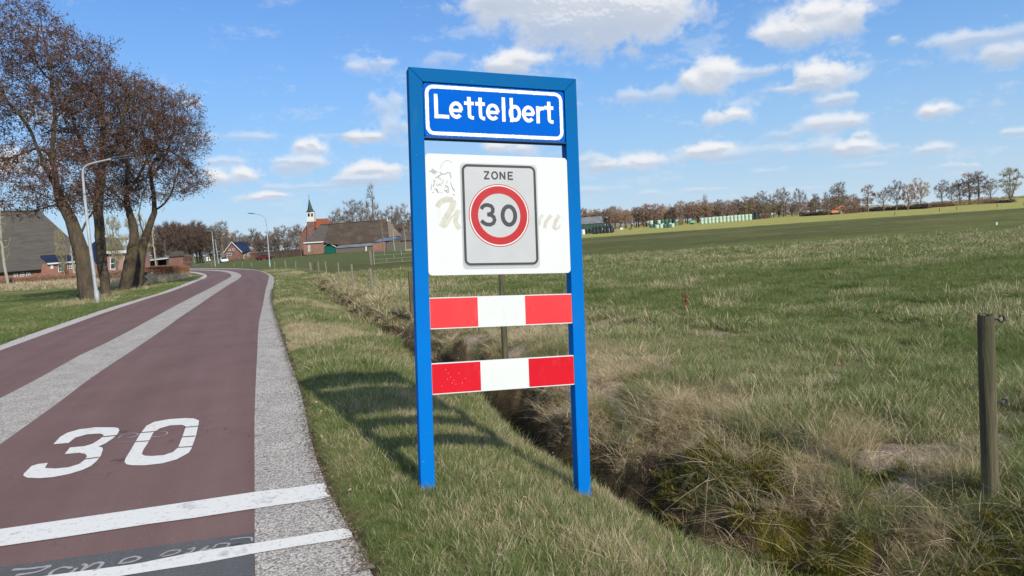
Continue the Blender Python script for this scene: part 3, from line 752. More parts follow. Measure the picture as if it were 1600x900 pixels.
def ribbon(pts, wid, y, jag=0):
    """thick pen stroke in the sign plane, as vertices and quads"""
    p = np.array(pts, float)
    if len(p) == 2:
        p = p[0] + (p[1] - p[0]) * np.linspace(0, 1, 6)[:, None]
    t = np.gradient(p, axis=0); t /= np.linalg.norm(t, axis=1)[:, None] + 1e-9
    n = np.column_stack([-t[:, 1], t[:, 0]]); w = np.broadcast_to(wid, (len(p),)) / 2
    ja = rng.normal(0, jag, (len(p), 2)) if jag else np.zeros((len(p), 2))
    a = p + n * (w + ja[:, 0])[:, None]; b = p - n * (w + ja[:, 1])[:, None]
    V = [(q[0], y, q[1]) for q in a] + [(q[0], y, q[1]) for q in b]; k = len(p)
    return V, [(i, i + 1, i + 1 + k, i + k) for i in range(k - 1)]
def strokes(name, lst, wid, y, mat, parent, jag=0, tf=lambda p: p):
    mb = MB()
    for k, s in enumerate(lst):
        w_ = wid
        if isinstance(s, tuple) and len(s) == 2 and isinstance(s[0], list): s, w_ = s
        V, F = ribbon([tf(q) for q in s], w_, y - k * .00015, jag); mb.add(V, F)
    return mb.build(name, mat, parent)
def arc(cx, cz, rx, rz_, a0, a1, n=18):
    return [(cx + rx * cos(radians(a0 + (a1 - a0) * k / n)), cz + rz_ * sin(radians(a0 + (a1 - a0) * k / n))) for k in range(n + 1)]

# name plate
npz0, npz1 = SH - .451, SH - .092
npl = plate('name_plate', .0955, 1.0868, npz0, npz1 - .004, .018, .010, .055, ['plate_blue'], town)
plate('backing_box', .0925, 1.0885, npz0 - .012, npz0 - .001, .003, .0, .07, ['plate_edge'], npl)
frame_ring('border', .0935 + .012, 1.0875 - .012, npz0 + .012, npz1 - .014, .055, .0235, .0085, 'letter_white', npl, .0007)
SC = .996 / 553
lx0 = .0935
def LX(x): return lx0 + (x - 102) * SC
bz = SP(677, 184.0)[1]
KX = 1.0
def LT(q, sh=0): return (LX(q[0] + sh - 7.5), bz + q[1] * SC * 1.0)
def e_(): return [([(210, 33), (252, 33)], .021), arc(231, 34, 19.5, 25.5, 0, 318, 26)]
def t_(): return [[(281, 86), (281, 28)] and [(281, 86), (281, 60), (281, 34), (281, 20), (283, 12), (288, 8.5), (298, 8)], [(262, 62), (299, 62)]]
glyphs = [('L', [[(156, 90), (156, 0)], [(149, 7.5), (204, 7.5)]], 0), ('e', e_(), 0), ('t', t_(), 0), ('t', t_(), 43), ('e', e_(), 141), ('l', [[(415, 92), (415, 0)]], 0),
          ('b', [[(446, 92), (446, 0)], arc(459.5, 34, 18, 25.5, 0, 362, 26)], 0), ('e', e_(), 283),
          ('r', [[(552, 66), (552, 0)], [(552, 40), (556, 52), (564, 58), (577, 59)]], 0), ('t', t_(), 317)]
def ltf(sh): return lambda q: LT(q, sh)
for ch, st, sh in glyphs:
    strokes('letter', st, .0242, .0083, 'letter_white', npl, .0007, ltf(sh))
# white panel with the zone sign
wz0, wz1 = SH - 1.366, SH - .566
wp = plate('white_panel', .0905, 1.087, wz0, wz1, .025, -.006, .012, ['sign_white'], town)
def cross_(): pass
zx0, zx1, zz0, zz1 = .328, .855, SH - 1.310, SH - .626
plate('backing_sheet', zx0 - .006, zx1 + .008, zz0 - .018, zz1 + .006, .03, -.0075, -.0062, ['zone_grey'], wp)
zs = plate('zone_sign', zx0, zx1, zz0, zz1, .045, -.0105, -.0078, ['zone_grey'], town)
frame_ring('border', zx0 + .004, zx1 - .004, zz0 + .004, zz1 - .004, .042, .0165, -.0112, 'sign_black', zs)
cx, cz = SP(779.6, 337); rr_ = (SP(827, 339)[0] - SP(733, 335.5)[0]) / 2
def ring(name, r0, r1, y, mat):
    n = 72; mb = MB(); vs = []
    for k in range(n):
        t = 2 * pi * k / n; vs += [(cx + r0 * cos(t), y, cz + r0 * sin(t)), (cx + r1 * cos(t), y, cz + r1 * sin(t))]
    mb.add(vs, [(2 * k, 2 * k + 1, (2 * k + 3) % (2 * n), (2 * k + 2) % (2 * n)) for k in range(n)]); return mb.build(name, mat, zs)
ring('ring_edge', rr_ * .975, rr_, -.0114, 'sign_red'); ring('white_ring', rr_ * .935, rr_ * .975, -.0113, 'sign_white'); ring('red_ring', rr_ * .70, rr_ * .935, -.0112, 'sign_red')
# figures 3 and 0
nz = lambda q: (cx + q[0], cz + q[1])
S3 = [[(-.118, .040), (-.110, .056), (-.094, .0665), (-.072, .068), (-.048, .060), (-.038, .042), (-.040, .022), (-.055, .008), (-.078, .004)],
      [(-.078, .004), (-.052, .001), (-.034, -.012), (-.028, -.034), (-.038, -.054), (-.060, -.064), (-.086, -.062), (-.108, -.050), (-.120, -.036)]]
strokes('numeral', S3, .026, -.0116, 'sign_black', zs, 0, lambda q: (cx + q[0] * 1.0 - .006, cz + q[1] + .002))
strokes('numeral', [arc(.067, .0, .0445, .062, 0, 361, 36)], .028, -.0116, 'sign_black', zs, 0, nz)
# ZONE
zl, zt = SP(754.5, 268.5); zr, zb = SP(803, 281.5)
h_ = SP(757, 268)[1] - SP(757, 280)[1]; zb = SP(757, 280.2)[1]; wl = (zr - zl); u1 = wl / 4.0
def ZT(k): return lambda q: (zl + (k + q[0]) * u1, zb + q[1] * h_)
sw = .0105
strokes('letter', [[(.08, .95), (.74, .95)], [(.70, .93), (.12, .07)], [(.08, .06), (.76, .06)]], sw, -.0116, 'sign_black', zs, 0, ZT(0))
strokes('letter', [arc(.44, .5, .36, .45, 0, 361, 24)], sw, -.0116, 'sign_black', zs, 0, ZT(1))
strokes('letter', [[(.16, 0), (.16, 1)], [(.18, .95), (.72, .06)], [(.74, 0), (.74, 1)]], sw, -.0116, 'sign_black', zs, 0, ZT(2))
strokes('letter', [[(.22, 0), (.22, 1)], [(.2, .95), (.82, .95)], [(.2, .51), (.74, .51)], [(.2, .05), (.82, .05)]], sw, -.0116, 'sign_black', zs, 0, ZT(3))
# worn ghost writing beside the zone sign
def px6(L_): return [SP(660 + x / 6, 230 + y / 6) for x, y in L_]
def px4(L_): return [SP(660 + x / 6.43, 300 + y / 6.43) for x, y in L_]
def sm(L_, n=5): return [tuple(p) for p in smooth(L_, n)]
gw = [(sm(px6([(135, 560), (170, 515), (225, 490), (285, 495)])), .036), (sm(px6([(285, 500), (285, 545), (250, 610), (215, 670), (180, 745)])), .040), (sm(px6([(185, 750), (225, 735), (265, 670), (330, 590)])), .012),
      (sm(px6([(345, 590), (318, 650), (310, 710), (350, 765)])), .030)]
strokes('ghost_lettering', gw, .04, -.0068, 'ghost_beige', wp, .0012)
gm = [(sm(px4([(1163, 335), (1180, 270), (1205, 232)])), .020), (sm(px4([(1225, 365), (1240, 300), (1290, 235)])), .026), (sm(px4([(1318, 372), (1335, 300), (1372, 235)])), .026), (sm(px4([(1325, 380), (1355, 365), (1385, 330)])), .012)]
strokes('ghost_lettering', gm, .02, -.0068, 'ghost_beige', wp, .0012)
em = []
r2 = np.random.default_rng(3)
em.append((sm(px6([(165, 200), (190, 150), (235, 125), (278, 150)])), .0035))
for k in range(9): em.append((px6([(60 + k * 8, 200 + 14 * abs(k - 4) * .5), (80 + k * 8, 262 - 8 * abs(k - 4))]), .0028))
for q in ([(160, 235), (200, 255), (250, 235), (268, 290)], [(262, 330), (280, 380), (300, 415)], [(85, 350), (80, 400)], [(120, 290), (150, 270), (190, 250)], [(205, 400), (240, 425), (240, 380), (215, 355)], [(110, 330), (100, 370)], [(130, 390), (150, 430)], [(285, 445), (300, 447)]):
    em.append((sm(px6(q), 3), .005))
for k in range(26):
    x = r2.uniform(95, 240); y = r2.uniform(265, 425); a = r2.uniform(0, pi); l = r2.uniform(5, 14)
    em.append((px6([(x, y), (x + l * cos(a), y + l * sin(a))]), r2.uniform(.002, .006)))
strokes('worn_emblem', em, .004, -.0067, 'ghost_grey', wp, .0006)
# barrier boards
def board(z0, z1, red, label):
    bo = plate('barrier_board', .0915, 1.0865, z0, z1, .002, -.004, .022, ['sign_white'], town); bo['label'] = label
    for x0, x1 in ((.0925, None), (None, 1.0855)):
        a = x0 if x0 is not None else SPX2; b = x1 if x1 is not None else SPX1
        mb = MB(); mb.add([(a, -.0045, z0 + .006), (b, -.0045, z0 + .006), (b, -.0045, z1 - .006), (a, -.0045, z1 - .006)], [(0, 1, 2, 3)])
        mb.build('red_field', red, bo)
SPX1 = SP(746.5, 488)[0]; SPX2 = SP(820.5, 485)[0]
board(SH - 1.716, SH - 1.510, 'board_red_faded', 'upper board, its red a little faded')
SPX1 = SP(751, 590)[0]; SPX2 = SP(826, 582)[0]
board(SH - 2.140, SH - 1.937, 'board_red', 'lower board, deep red')
# paint chips and specks of dirt
r3 = np.random.default_rng(12)
def specks(name, pts, mat, y, s0, s1, parent):
    mb = MB()
    for (x, z) in pts:
        n = 5; a0 = r3.random() * 6; s = r3.uniform(s0, s1)
        mb.add([(x + s * r3.uniform(.5, 1) * cos(a0 + 2 * pi * k / n), y, z + s * r3.uniform(.5, 1) * sin(a0 + 2 * pi * k / n)) for k in range(n)], [tuple(range(n))])
    o = mb.build(name, mat, parent); o['kind'] = 'stuff'; return o
def pxs(L_): return [SP(*p) for p in L_]
specks('paint_chips', pxs([(738, 503), (741, 501), (696, 577), (700, 583), (704, 589), (709, 594), (722, 598), (717, 583), (706, 598), (727, 591), (699, 592), (712, 600), (690, 604), (733, 596)]), 'sign_white', -.0052, .001, .0028, town)
specks('dirt_specks', pxs([(695, 415), (768, 489), (770, 480), (754, 487), (793, 575), (765, 588), (812, 596), (700, 400), (870, 262), (862, 410), (675, 268), (845, 243), (760, 500), (805, 470)] + [(r3.uniform(672, 884), r3.uniform(250, 425)) for _ in range(16)]), 'ghost_grey', -.0122, .0006, .002, town)
specks('edge_chips', [(r3.uniform(.1, 1.08), npz0 + .006 + abs(r3.normal(0, .004))) for _ in range(40)], 'ghost_grey', .0075, .001, .004, town)

# ------------------------------------------------------------------ fence posts
m, nt, b = principled('post_wood', (.17, .15, .10), .9); nb = NB(nt); v = nb.pos(True)
g1 = nb.noise(16, 5, .7, v, (1, 1, .05)); g2 = nb.noise(3, 4, .6, v); g3 = nb.noise(45, 4, .7, v, (1, 1, .05))
c = nb.mix(nb.ramp(g1, .34, .66), (.05, .042, .026), (.16, .14, .085))
c = nb.mix(nb.math('MULTIPLY', nb.ramp(g2, .42, .66), .55), c, (.075, .085, .034))
c = nb.mix(nb.ramp(g3, .60, .66), c, (.03, .022, .015))
nt.links.new(c, b.inputs['Base Color']); nt.links.new(nb.bump(g3, .8, .012), b.inputs['Normal'])
var_mat('post_wood_pale', (.24, .205, .15), (.15, .13, .095), 8, stretch=(1, 1, .1), obj=True)
def wood_post(h, r, n=40, rings=26, seed=0, split=True):
    """round stake with grooves, a check down one side and a worn top"""
    mb = MB(); q = np.random.default_rng(seed); vs = []; fs = []
    gro = [q.normal(0, .018) for _ in range(n)]
    gro = np.array(gro); gro = (gro + np.roll(gro, 1)) * .6
    bow = q.normal(0, .012, 2)
    for i in range(rings):
        t = i / (rings - 1); z = -.35 + (h + .35) * t
        for k in range(n):
            a = 2 * pi * k / n
            rr = r * (1.03 - .06 * t) * (1 + gro[k] + .012 * sin(7 * t + k) + q.normal(0, .004))
            if split and k in (30, 31): rr *= .90
            if i == rings - 1: rr *= .93
            vs.append((rr * cos(a) + bow[0] * sin(pi * t), rr * sin(a) + bow[1] * sin(pi * t), z + (q.normal(0, .004) if i == rings - 1 else 0)))
    for i in range(rings - 1):
        for k in range(n): fs.append((i * n + k, i * n + (k + 1) % n, (i + 1) * n + (k + 1) % n, (i + 1) * n + k))
    vs.append((0, 0, h + .004)); c = len(vs) - 1
    for k in range(n): fs.append(((rings - 1) * n + k, (rings - 1) * n + (k + 1) % n, c))
    return mb.add(vs, fs)
def insulator(parent, z, yrot):
    mb = MB(); d = np.array([cos(yrot), sin(yrot), 0.0]); s = np.array([-d[1], d[0], 0])
    c0 = np.array([0, 0, z]) + d * .042
    mb.tube([c0, c0 + d * .03], .006, 8)
    pts = [c0 + d * (.045 + .016 * cos(t)) + np.array([0, 0, 1]) * .018 * sin(t) for t in np.linspace(pi, pi * 2.8, 16)]
    mb.tube(pts, .0055, 7)
    mb.build('insulator', 'peg_black', parent, smooth=True)
fp = thing('fence_post', 'thick round weathered fence post beside the ditch, nearest one, with black insulators', 'fence post', G(1549, 766))
fp.rotation_euler = (radians(0), radians(-1.1), radians(20))
wdp = wdepth(fp.location); hp = 276 / FPX * wdp * 1.005
wood_post(hp, .0415 * wdp / 3.85, seed=4).build('post', 'post_wood', fp, smooth=False)
insulator(fp, hp - .03, radians(-18)); insulator(fp, hp * .50, radians(-18))
LAB = ['weathered stake rising out of the bank grass just behind the white sign panel', 'thin stake on the bank against the left post of the town sign',
 'leaning pale stake on the far bank of the ditch, first left of the town sign', 'pale stake on the far bank, second left of the town sign', 'pale stake on the bank, third left of the town sign',
 'grey stake on the bank where the ditch ends, fourth left of the town sign', 'grey stake fifth left of the town sign, in front of the green shed', 'thick twin stump of old posts at the fence corner',
 'short pale stake between the twin stump and the second street lamp', 'pale stake with a leaning top beside the second street lamp']
for i, (bx, by, tx, ty, rad) in enumerate([(788, 547, 783, 418, .045), (643, 484, 640, 424, .05), (583, 457, 578, 419, .05), (552, 446, 549, 413, .05), (530, 436, 528, 410, .045), (510.5, 428, 508, 408, .045), (498, 425, 497, 408, .05), (486, 423, 484, 410, .10), (462, 420, 462, 408, .05), (447, 420, 445, 407, .06),
    (429, 418.5, 429, 408, .05), (394, 416.8, 392, 410.5, .06), (378.5, 415.5, 378.5, 410, .06), (366, 417, 365.5, 411, .06), (330.5, 417.5, 330.5, 410, .08), (525, 437, 525, 425, .03)]):
    g = G(bx, by); w_ = wdepth(g); g2_ = np.array([g[0], g[1], float(ground_z(np.array([g[0]]), np.array([g[1]]))[0])])
    top = W(tx, ty, w_ + .02); o = thing('fence_post', LAB[i] if i < len(LAB) else ['slim stake right of the second street lamp', 'pale stake just left of the second street lamp', 'pale stake in front of the blue roofed house', 'pale stake in front of the yellowish shrub', 'pale stake at the foot of the far street lamp', 'low thin stake in the dry grass at the ditch end'][i - 10], 'fence post', g2_, 0, 'stakes of the pasture fence')
    off = top - g2_
    mb = MB(); n = 9; pts = [(off[0] * t, off[1] * t, -.2 * (1 - t) * (t == 0) + off[2] * t) for t in (0, .3, .6, 1)]
    mb.tube(pts, [rad, rad * .97, rad * .95, rad * .9], n); mb.build('stake', 'post_wood' if i < 2 else 'post_wood_pale', o)
    if i == 7:
        mb = MB(); mb.tube([(.3, .1, -.1), (.34, .05, off[2] * .9)], .07, 8); mb.build('stake', 'post_wood', o)

def diamonds_(P_, q, s):
    n = len(P_); a = q.normal(0, 1, (n, 3)) * [1, 1, .4]; a /= np.linalg.norm(a, axis=1)[:, None]; b = np.cross(a, q.normal(0, .3, (n, 3)) + [0, 0, 1]); b /= np.linalg.norm(b, axis=1)[:, None]
    sz = s * q.uniform(.5, 1.4, (n, 1)); a = a * sz; b = b * sz * .6
    return np.stack([P_ - a, P_ + b, P_ + a, P_ - b], 1).reshape(-1, 3), np.arange(n * 4).reshape(-1, 4)
# ------------------------------------------------------------------ grass: leaf meshes scattered as tufts
def grass_mat(name, g1, g2, s1, s2, inst=True):
    m = bpy.data.materials.new(name); m.use_nodes = True; MATS[name] = m
    nt = m.node_tree; nt.nodes.clear(); nb = NB(nt)
    bd = nb.n('ShaderNodeAttribute', attribute_name='blade'); sp = nb.n('ShaderNodeSeparateColor'); nt.links.new(bd.outputs['Color'], sp.inputs[0])
    dr = nb.n('ShaderNodeAttribute', attribute_name='dry'); dr.attribute_type = 'INSTANCER' if inst else 'GEOMETRY'
    oi = nb.n('ShaderNodeObjectInfo')
    green = nb.mix(sp.outputs[1], g1, g2)
    green = nb.mix(nb.math('MULTIPLY', oi.outputs['Random'], .5), green, tuple(x * .62 for x in g1))
    straw = nb.mix(sp.outputs[2], s1, s2)
    isdry = nb.math('LESS_THAN', sp.outputs[0], dr.outputs['Fac'])
    col = nb.mix(isdry, green, straw)
    d1 = nb.n('ShaderNodeBsdfPrincipled'); nt.links.new(col, d1.inputs['Base Color']); d1.inputs['Roughness'].default_value = .6; d1.inputs['Specular IOR Level'].default_value = .25
    t1 = nb.n('ShaderNodeBsdfTranslucent'); nt.links.new(col, t1.inputs[0])
    mx = nb.n('ShaderNodeMixShader'); mx.inputs[0].default_value = .38; nt.links.new(d1.outputs[0], mx.inputs[1]); nt.links.new(t1.outputs[0], mx.inputs[2])
    out = nb.n('ShaderNodeOutputMaterial'); nt.links.new(mx.outputs[0], out.inputs[0])
grass_mat('grass_blades', (.145, .20, .052), (.29, .34, .12), (.86, .73, .48), (.34, .24, .13))
grass_mat('moss', (.17, .16, .02), (.25, .22, .04), (.2, .15, .06), (.12, .09, .04))
def tuft(name, n, rad, hmin, hmax, wid, lean, seed, mat='grass_blades', lean_dir=None, droop=.5):
    q = np.random.default_rng(seed)
    a = q.random(n) * 2 * pi; r = rad * np.sqrt(q.random(n)); bx = r * np.cos(a); by = r * np.sin(a)
    h = q.uniform(hmin, hmax, n); w = wid * q.uniform(.6, 1.3, n)
    la = a + q.normal(0, 1.0, n); ln = np.abs(q.normal(lean, lean * .5, n))
    dx = np.cos(la) * ln; dy = np.sin(la) * ln
    if lean_dir is not None: dx = dx * .5 + lean_dir[0]; dy = dy * .5 + lean_dir[1]
    th = q.random(n) * pi; wx = np.cos(th); wy = np.sin(th)
    V = np.zeros((n, 7, 3)); 
    for k, (t, ww) in enumerate(((0, 1), (.38, .9), (.72, .6), (1, 0))):
        cx_ = bx + dx * h * (t * .55 + t * t * droop); cy_ = by + dy * h * (t * .55 + t * t * droop)
        cz_ = h * (t - .28 * droop * 2 * np.clip(np.hypot(dx, dy), 0, 1.3) * t * t) 
        if k < 3:
            V[:, 2 * k] = np.stack([cx_ + wx * w * ww / 2, cy_ + wy * w * ww / 2, cz_], -1); V[:, 2 * k + 1] = np.stack([cx_ - wx * w * ww / 2, cy_ - wy * w * ww / 2, cz_], -1)
        else: V[:, 6] = np.stack([cx_, cy_, cz_], -1)
    T = np.array([(0, 1, 3), (0, 3, 2), (2, 3, 5), (2, 5, 4), (4, 5, 6)])
    F = (np.arange(n)[:, None, None] * 7 + T[None]).reshape(-1, 3)
    V = V.reshape(-1, 3); V[:, 2] -= .01
    me = bpy.data.meshes.new(name); me.vertices.add(len(V)); me.vertices.foreach_set('co', V.astype(np.float32).ravel())
    me.loops.add(len(F) * 3); me.loops.foreach_set('vertex_index', F.astype(np.int32).ravel()); me.polygons.add(len(F)); me.polygons.foreach_set('loop_start', np.arange(len(F), dtype=np.int32) * 3)
    me.update(calc_edges=True)
    ca = me.color_attributes.new('blade', 'FLOAT_COLOR', 'POINT'); cc = np.ones((n, 7, 4), np.float32); cc[..., :3] = q.random((n, 1, 3)); ca.data.foreach_set('color', cc.ravel())
    me.materials.append(MATS[mat]); o = bpy.data.objects.new(name, me); return o
def tuft_set(name, objs):
    c = bpy.data.collections.new(name)
    for o in objs: c.objects.link(o)
    return c
def scatter(name, P3, scale, idx, dry, coll, label, tilt=.12, seed=0):
    q = np.random.default_rng(seed); n = len(P3)
    me = bpy.data.meshes.new(name); me.vertices.add(n); me.vertices.foreach_set('co', P3.astype(np.float32).ravel())
    def at(nm, ty, dat, key='value'):
        a = me.attributes.new(nm, ty, 'POINT'); a.data.foreach_set(key, np.ascontiguousarray(dat).ravel())
    rot = np.column_stack([q.normal(0, tilt, n), q.normal(0, tilt, n), q.random(n) * 2 * pi]).astype(np.float32)
    at('rot', 'FLOAT_VECTOR', rot, 'vector')
    at('scl', 'FLOAT', np.asarray(scale, np.float32)); at('idx', 'INT', np.asarray(idx, np.int32)); at('dry', 'FLOAT', np.asarray(dry, np.float32))
    o = bpy.data.objects.new(name, me); COL.objects.link(o); o['kind'] = 'stuff'; o['label'] = label
    ng = bpy.data.node_groups.new(name + '_nodes', 'GeometryNodeTree'); ng.interface.new_socket('Geometry', in_out='INPUT', socket_type='NodeSocketGeometry'); ng.interface.new_socket('Geometry', in_out='OUTPUT', socket_type='NodeSocketGeometry')
    N = ng.nodes; L = ng.links
    gi = N.new('NodeGroupInput'); go = N.new('NodeGroupOutput'); ip = N.new('GeometryNodeInstanceOnPoints'); ci = N.new('GeometryNodeCollectionInfo')
    ci.inputs['Collection'].default_value = coll; ci.inputs['Separate Children'].default_value = True; ci.inputs['Reset Children'].default_value = True
    L.new(gi.outputs[0], ip.inputs['Points']); L.new(ci.outputs[0], ip.inputs['Instance']); ip.inputs['Pick Instance'].default_value = True
    def na(nm, ty):
        a = N.new('GeometryNodeInputNamedAttribute'); a.data_type = ty; a.inputs['Name'].default_value = nm; return a.outputs[0]
    L.new(na('idx', 'INT'), ip.inputs['Instance Index']); L.new(na('scl', 'FLOAT'), ip.inputs['Scale'])
    e2r = N.new('FunctionNodeEulerToRotation'); L.new(na('rot', 'FLOAT_VECTOR'), e2r.inputs[0]); L.new(e2r.outputs[0], ip.inputs['Rotation'])
    L.new(ip.outputs[0], go.inputs[0])
    md = o.modifiers.new('scatter', 'NODES'); md.node_group = ng
    return o
S_near = tuft_set('near_tufts', [tuft('tuft_a', 26, .07, .06, .14, .0042, .55, 1), tuft('tuft_b', 24, .06, .09, .19, .0045, .5, 2), tuft('tuft_c', 30, .08, .04, .10, .004, .8, 3), tuft('tuft_d', 16, .05, .12, .26, .0048, .7, 4, droop=.7), tuft('tuft_e', 30, .09, .03, .08, .0042, 1.0, 5)])
S_straw = tuft_set('straw_tufts', [tuft('straw_a', 26, .08, .12, .30, .0045, .9, 11, droop=.8), tuft('straw_b', 30, .10, .10, .24, .0045, 1.4, 12, droop=.9), tuft('straw_c', 22, .07, .15, .34, .0042, .6, 13, droop=.6), tuft('straw_d', 40, .12, .05, .16, .0045, 1.8, 14, droop=.8)])
S_mid = tuft_set('mid_tufts', [tuft('patch_a', 60, .22, .05, .13, .009, .7, 21), tuft('patch_b', 60, .22, .07, .18, .009, .6, 22), tuft('patch_c', 46, .2, .05, .11, .010, 1.1, 23), tuft('patch_d', 40, .16, .10, .28, .008, .8, 24, droop=.8)])
S_far = tuft_set('far_tufts', [tuft('wide_a', 60, .55, .06, .14, .024, .8, 31), tuft('wide_b', 60, .55, .07, .18, .024, .7, 32), tuft('wide_c', 50, .4, .10, .26, .02, .8, 33)])
S_moss = tuft_set('moss_tufts', [tuft('moss_a', 120, .09, .012, .035, .006, .5, 41, 'moss'), tuft('moss_b', 120, .08, .015, .045, .006, .6, 42, 'moss')])
def sample(n, r0, r1, a0, a1, q):
    r = np.sqrt(q.uniform(r0 ** 2, r1 ** 2, n)); a = np.radians(q.uniform(a0, a1, n)); return r * np.sin(a), r * np.cos(a)
def go(name, label, n, r0, r1, a0, a1, fn, coll, k, seed, tilt=.12):
    """scatter n candidates in a sector and keep them by fn -> (density, scale, dry, idx or None)"""
    q = np.random.default_rng(seed); x, y = sample(n, r0, r1, a0, a1, q); F = ground_fields(x, y); d, al, dl, road = F
    dd = d + wob(al) * sstep(1.5, 2.4, d)
    dens, s, dry = fn(x, y, d, dd, al, dl, q)
    keep = (q.random(n) < dens) & ((d > -.0) | (dl < .0))
    x, y, s, dry = x[keep], y[keep], s[keep], dry[keep]
    z = ground_z(x, y)
    scatter(name, np.column_stack([x, y, z]), s, q.integers(0, k, len(x)), np.clip(dry, 0, 1), coll, label, tilt, seed)
    return len(x)
def edge(d, lo=.02): return sstep(lo - .05, lo + .05, d)
def verge_fn(x, y, d, dd, al, dl, q):
    n1 = fbm(x * .9, y * .9, 101, 3); n2 = fbm(x * 3.1, y * 3.1, 102, 2); n3 = fbm(x * 2, y * 2, 103, 3)
    dens = (d > 0) * (dd < 1.98 + .05 * q.normal(size=len(x))) * edge(d - .06 * n3 * 2 + .03, .0) * (.55 + .45 * sstep(.3, .5, n2))
    big = sstep(.55, .75, n1)
    s = (.62 + .55 * n1 + .5 * big) * q.uniform(.75, 1.2, len(x)) * (.45 + .55 * sstep(0, .4, d)) * (1 + .15 * sstep(1.5, 1.9, d)) * .58
    foot = np.exp(-(((x + .62) ** 2 + (y - 4.3) ** 2) / .03)) + np.exp(-(((x - .40) ** 2 + (y - 4.62) ** 2) / .03)); s = s * (1 - .35 * foot)
    near = 1 - sstep(3.9, 5.2, al + 0 * x)
    dry = .07 + .30 * sstep(.52, .74, n3) + near * .24 * sstep(.35, 1.2, d) + .22 * sstep(.45, .6, fbm(x * 5, y * 5, 104, 2)) * .6 + .5 * sstep(.62, .72, fbm(x * .55, y * .3, 107, 2)) * (al > 8)
    return dens, s, dry
def bank_fn(x, y, d, dd, al, dl, q):
    n1 = fbm(x * 1.4, y * 1.4, 111, 3); n2 = fbm(x * 4, y * 4, 112, 2)
    so_ = np.maximum(near_blobs(x, y, BARE), sstep(.62, .67, fbm(x * 1.1 + 5, y * 1.1, 55, 4)) * (d > 2.8) * (al < 16))
    mo = near_blobs(x, y, MOSSY, -.3)
    dens = sstep(2.38 + .25 * (n2 - .5) - .3 * sstep(5.5, 8, al), 2.75 - .3 * sstep(5.5, 8, al), dd) * (1 - sstep(3.4, 5.0, dd + (n1 - .5) * 2.5) * .94) * (.22 + .78 * sstep(.38, .58, n2)) * (1 - .93 * so_) * (1 - .4 * mo) * (1 - sstep(33, 39, al))
    s = (.20 + .40 * n1) * q.uniform(.4, 1.4, len(x)) * (1 - .35 * sstep(3.3, 5, d)) * (.7 + .3 * sstep(2.5, 3.0, dd))
    dry = .22 + .72 * sstep(.42, .58, fbm(x * 1.9, y * 1.9, 113, 3)) - .15 * sstep(3.4, 5, d) + .12 * sstep(8, 14, al)
    return dens, s, dry
def field_fn(x, y, d, dd, al, dl, q):
    n1 = fbm(x * .8, y * .8, 121, 3); n2 = fbm(x * 2.8, y * 2.8, 122, 2); n3 = fbm(x * .25, y * .25, 123, 3)
    so_ = np.maximum(near_blobs(x, y, BARE), sstep(.62, .67, fbm(x * 1.1 + 5, y * 1.1, 55, 4))) * (al < 16) * (1 - sstep(5, 9, d))
    dens = sstep(3.0, 3.9, dd) * (.55 + .45 * sstep(.3, .5, n2)) * (1 - .88 * so_)
    s = (.28 + .42 * n1 + .40 * sstep(.56, .7, n2)) * q.uniform(.7, 1.25, len(x))
    dry = .05 + .20 * sstep(.48, .66, n3) + .20 * sstep(.54, .70, n1) + .10 * (1 - sstep(3.5, 6.5, d))
    return dens, s, dry
def far_fn(x, y, d, dd, al, dl, q):
    de, s, dry = field_fn(x, y, d, dd, al, dl, q); r = np.hypot(x, y)
    return de * (1 - sstep(36, 44, r + 8 * (fbm(x * .12, y * .12, 43, 3) - .5))), s * .9, dry + .06
def lawn_fn(x, y, d, dd, al, dl, q):
    n1 = fbm(x * .5, y * .5, 131, 3); e = edge(-dl, .0)
    g = .06 + .16 * sstep(.5, .7, n1)
    return (dl < 0) * e * .95, (.45 + .35 * n1) * q.uniform(.8, 1.2, len(x)), g
def left_verge_far(x, y, d, dd, al, dl, q):
    return (d > 0) * (dd < 30) * edge(d), (.7 + .5 * fbm(x, y, 141, 2)), .15 + .5 * sstep(.52, .66, fbm(x * .5, y * .5, 142, 3))
def moss_fn(x, y, d, dd, al, dl, q):
    mo = sstep(2.35, 2.55, dd) * (1 - sstep(3.0, 3.4, dd)) * sstep(.60, .66, fbm(x * 2.6, y * 2.6, 77, 3)) * (1 - sstep(2.5, 5, al))
    return mo * .55, q.uniform(.6, 1.2, len(x)), q.random(len(x)) * .3
go('verge_grass', 'short green grass with dry blades on the verge between road and ditch', 52000, 2.6, 9, -34, 38, verge_fn, S_near, 5, 201)
go('verge_grass', 'green verge grass further along the road edge', 15000 * 3, 9, 24, -34, 8, verge_fn, S_mid, 4, 202)
go('verge_grass', 'far verge grass along the bend of the road', 22000, 24, 70, -38, -8, lambda *a: (verge_fn(*a)[0], verge_fn(*a)[1] * .8, verge_fn(*a)[2] * 1.1), S_far, 3, 203)
go('bank_grass', 'straw coloured tangled grass on the ditch bank', 95000, 2.6, 10, -14, 46, bank_fn, S_straw, 4, 204, .5)
go('bank_grass', 'dry reedy grass on the bank along the far part of the ditch', 90000, 10, 42, -22, 6, bank_fn, S_straw, 4, 205, .45)
go('field_grass', 'rough green pasture grass behind the bank', 75000, 3, 9.5, -14, 46, field_fn, S_near, 5, 206)
go('field_grass', 'tussocky pasture grass in the middle of the field', 42000, 9.5, 22, -22, 44, field_fn, S_mid, 4, 207)
go('field_grass', 'rough pasture grass further out in the field', 26000, 22, 48, -24, 43, far_fn, S_far, 3, 208)
go('lawn_grass', 'mown green grass left of the road', 34000, 17, 70, -48, -20, lawn_fn, S_mid, 3, 209)
go('moss', 'yellow green moss cushions on the ditch bank', 22000, 2.6, 6, 8, 46, moss_fn, S_moss, 2, 210, .3)
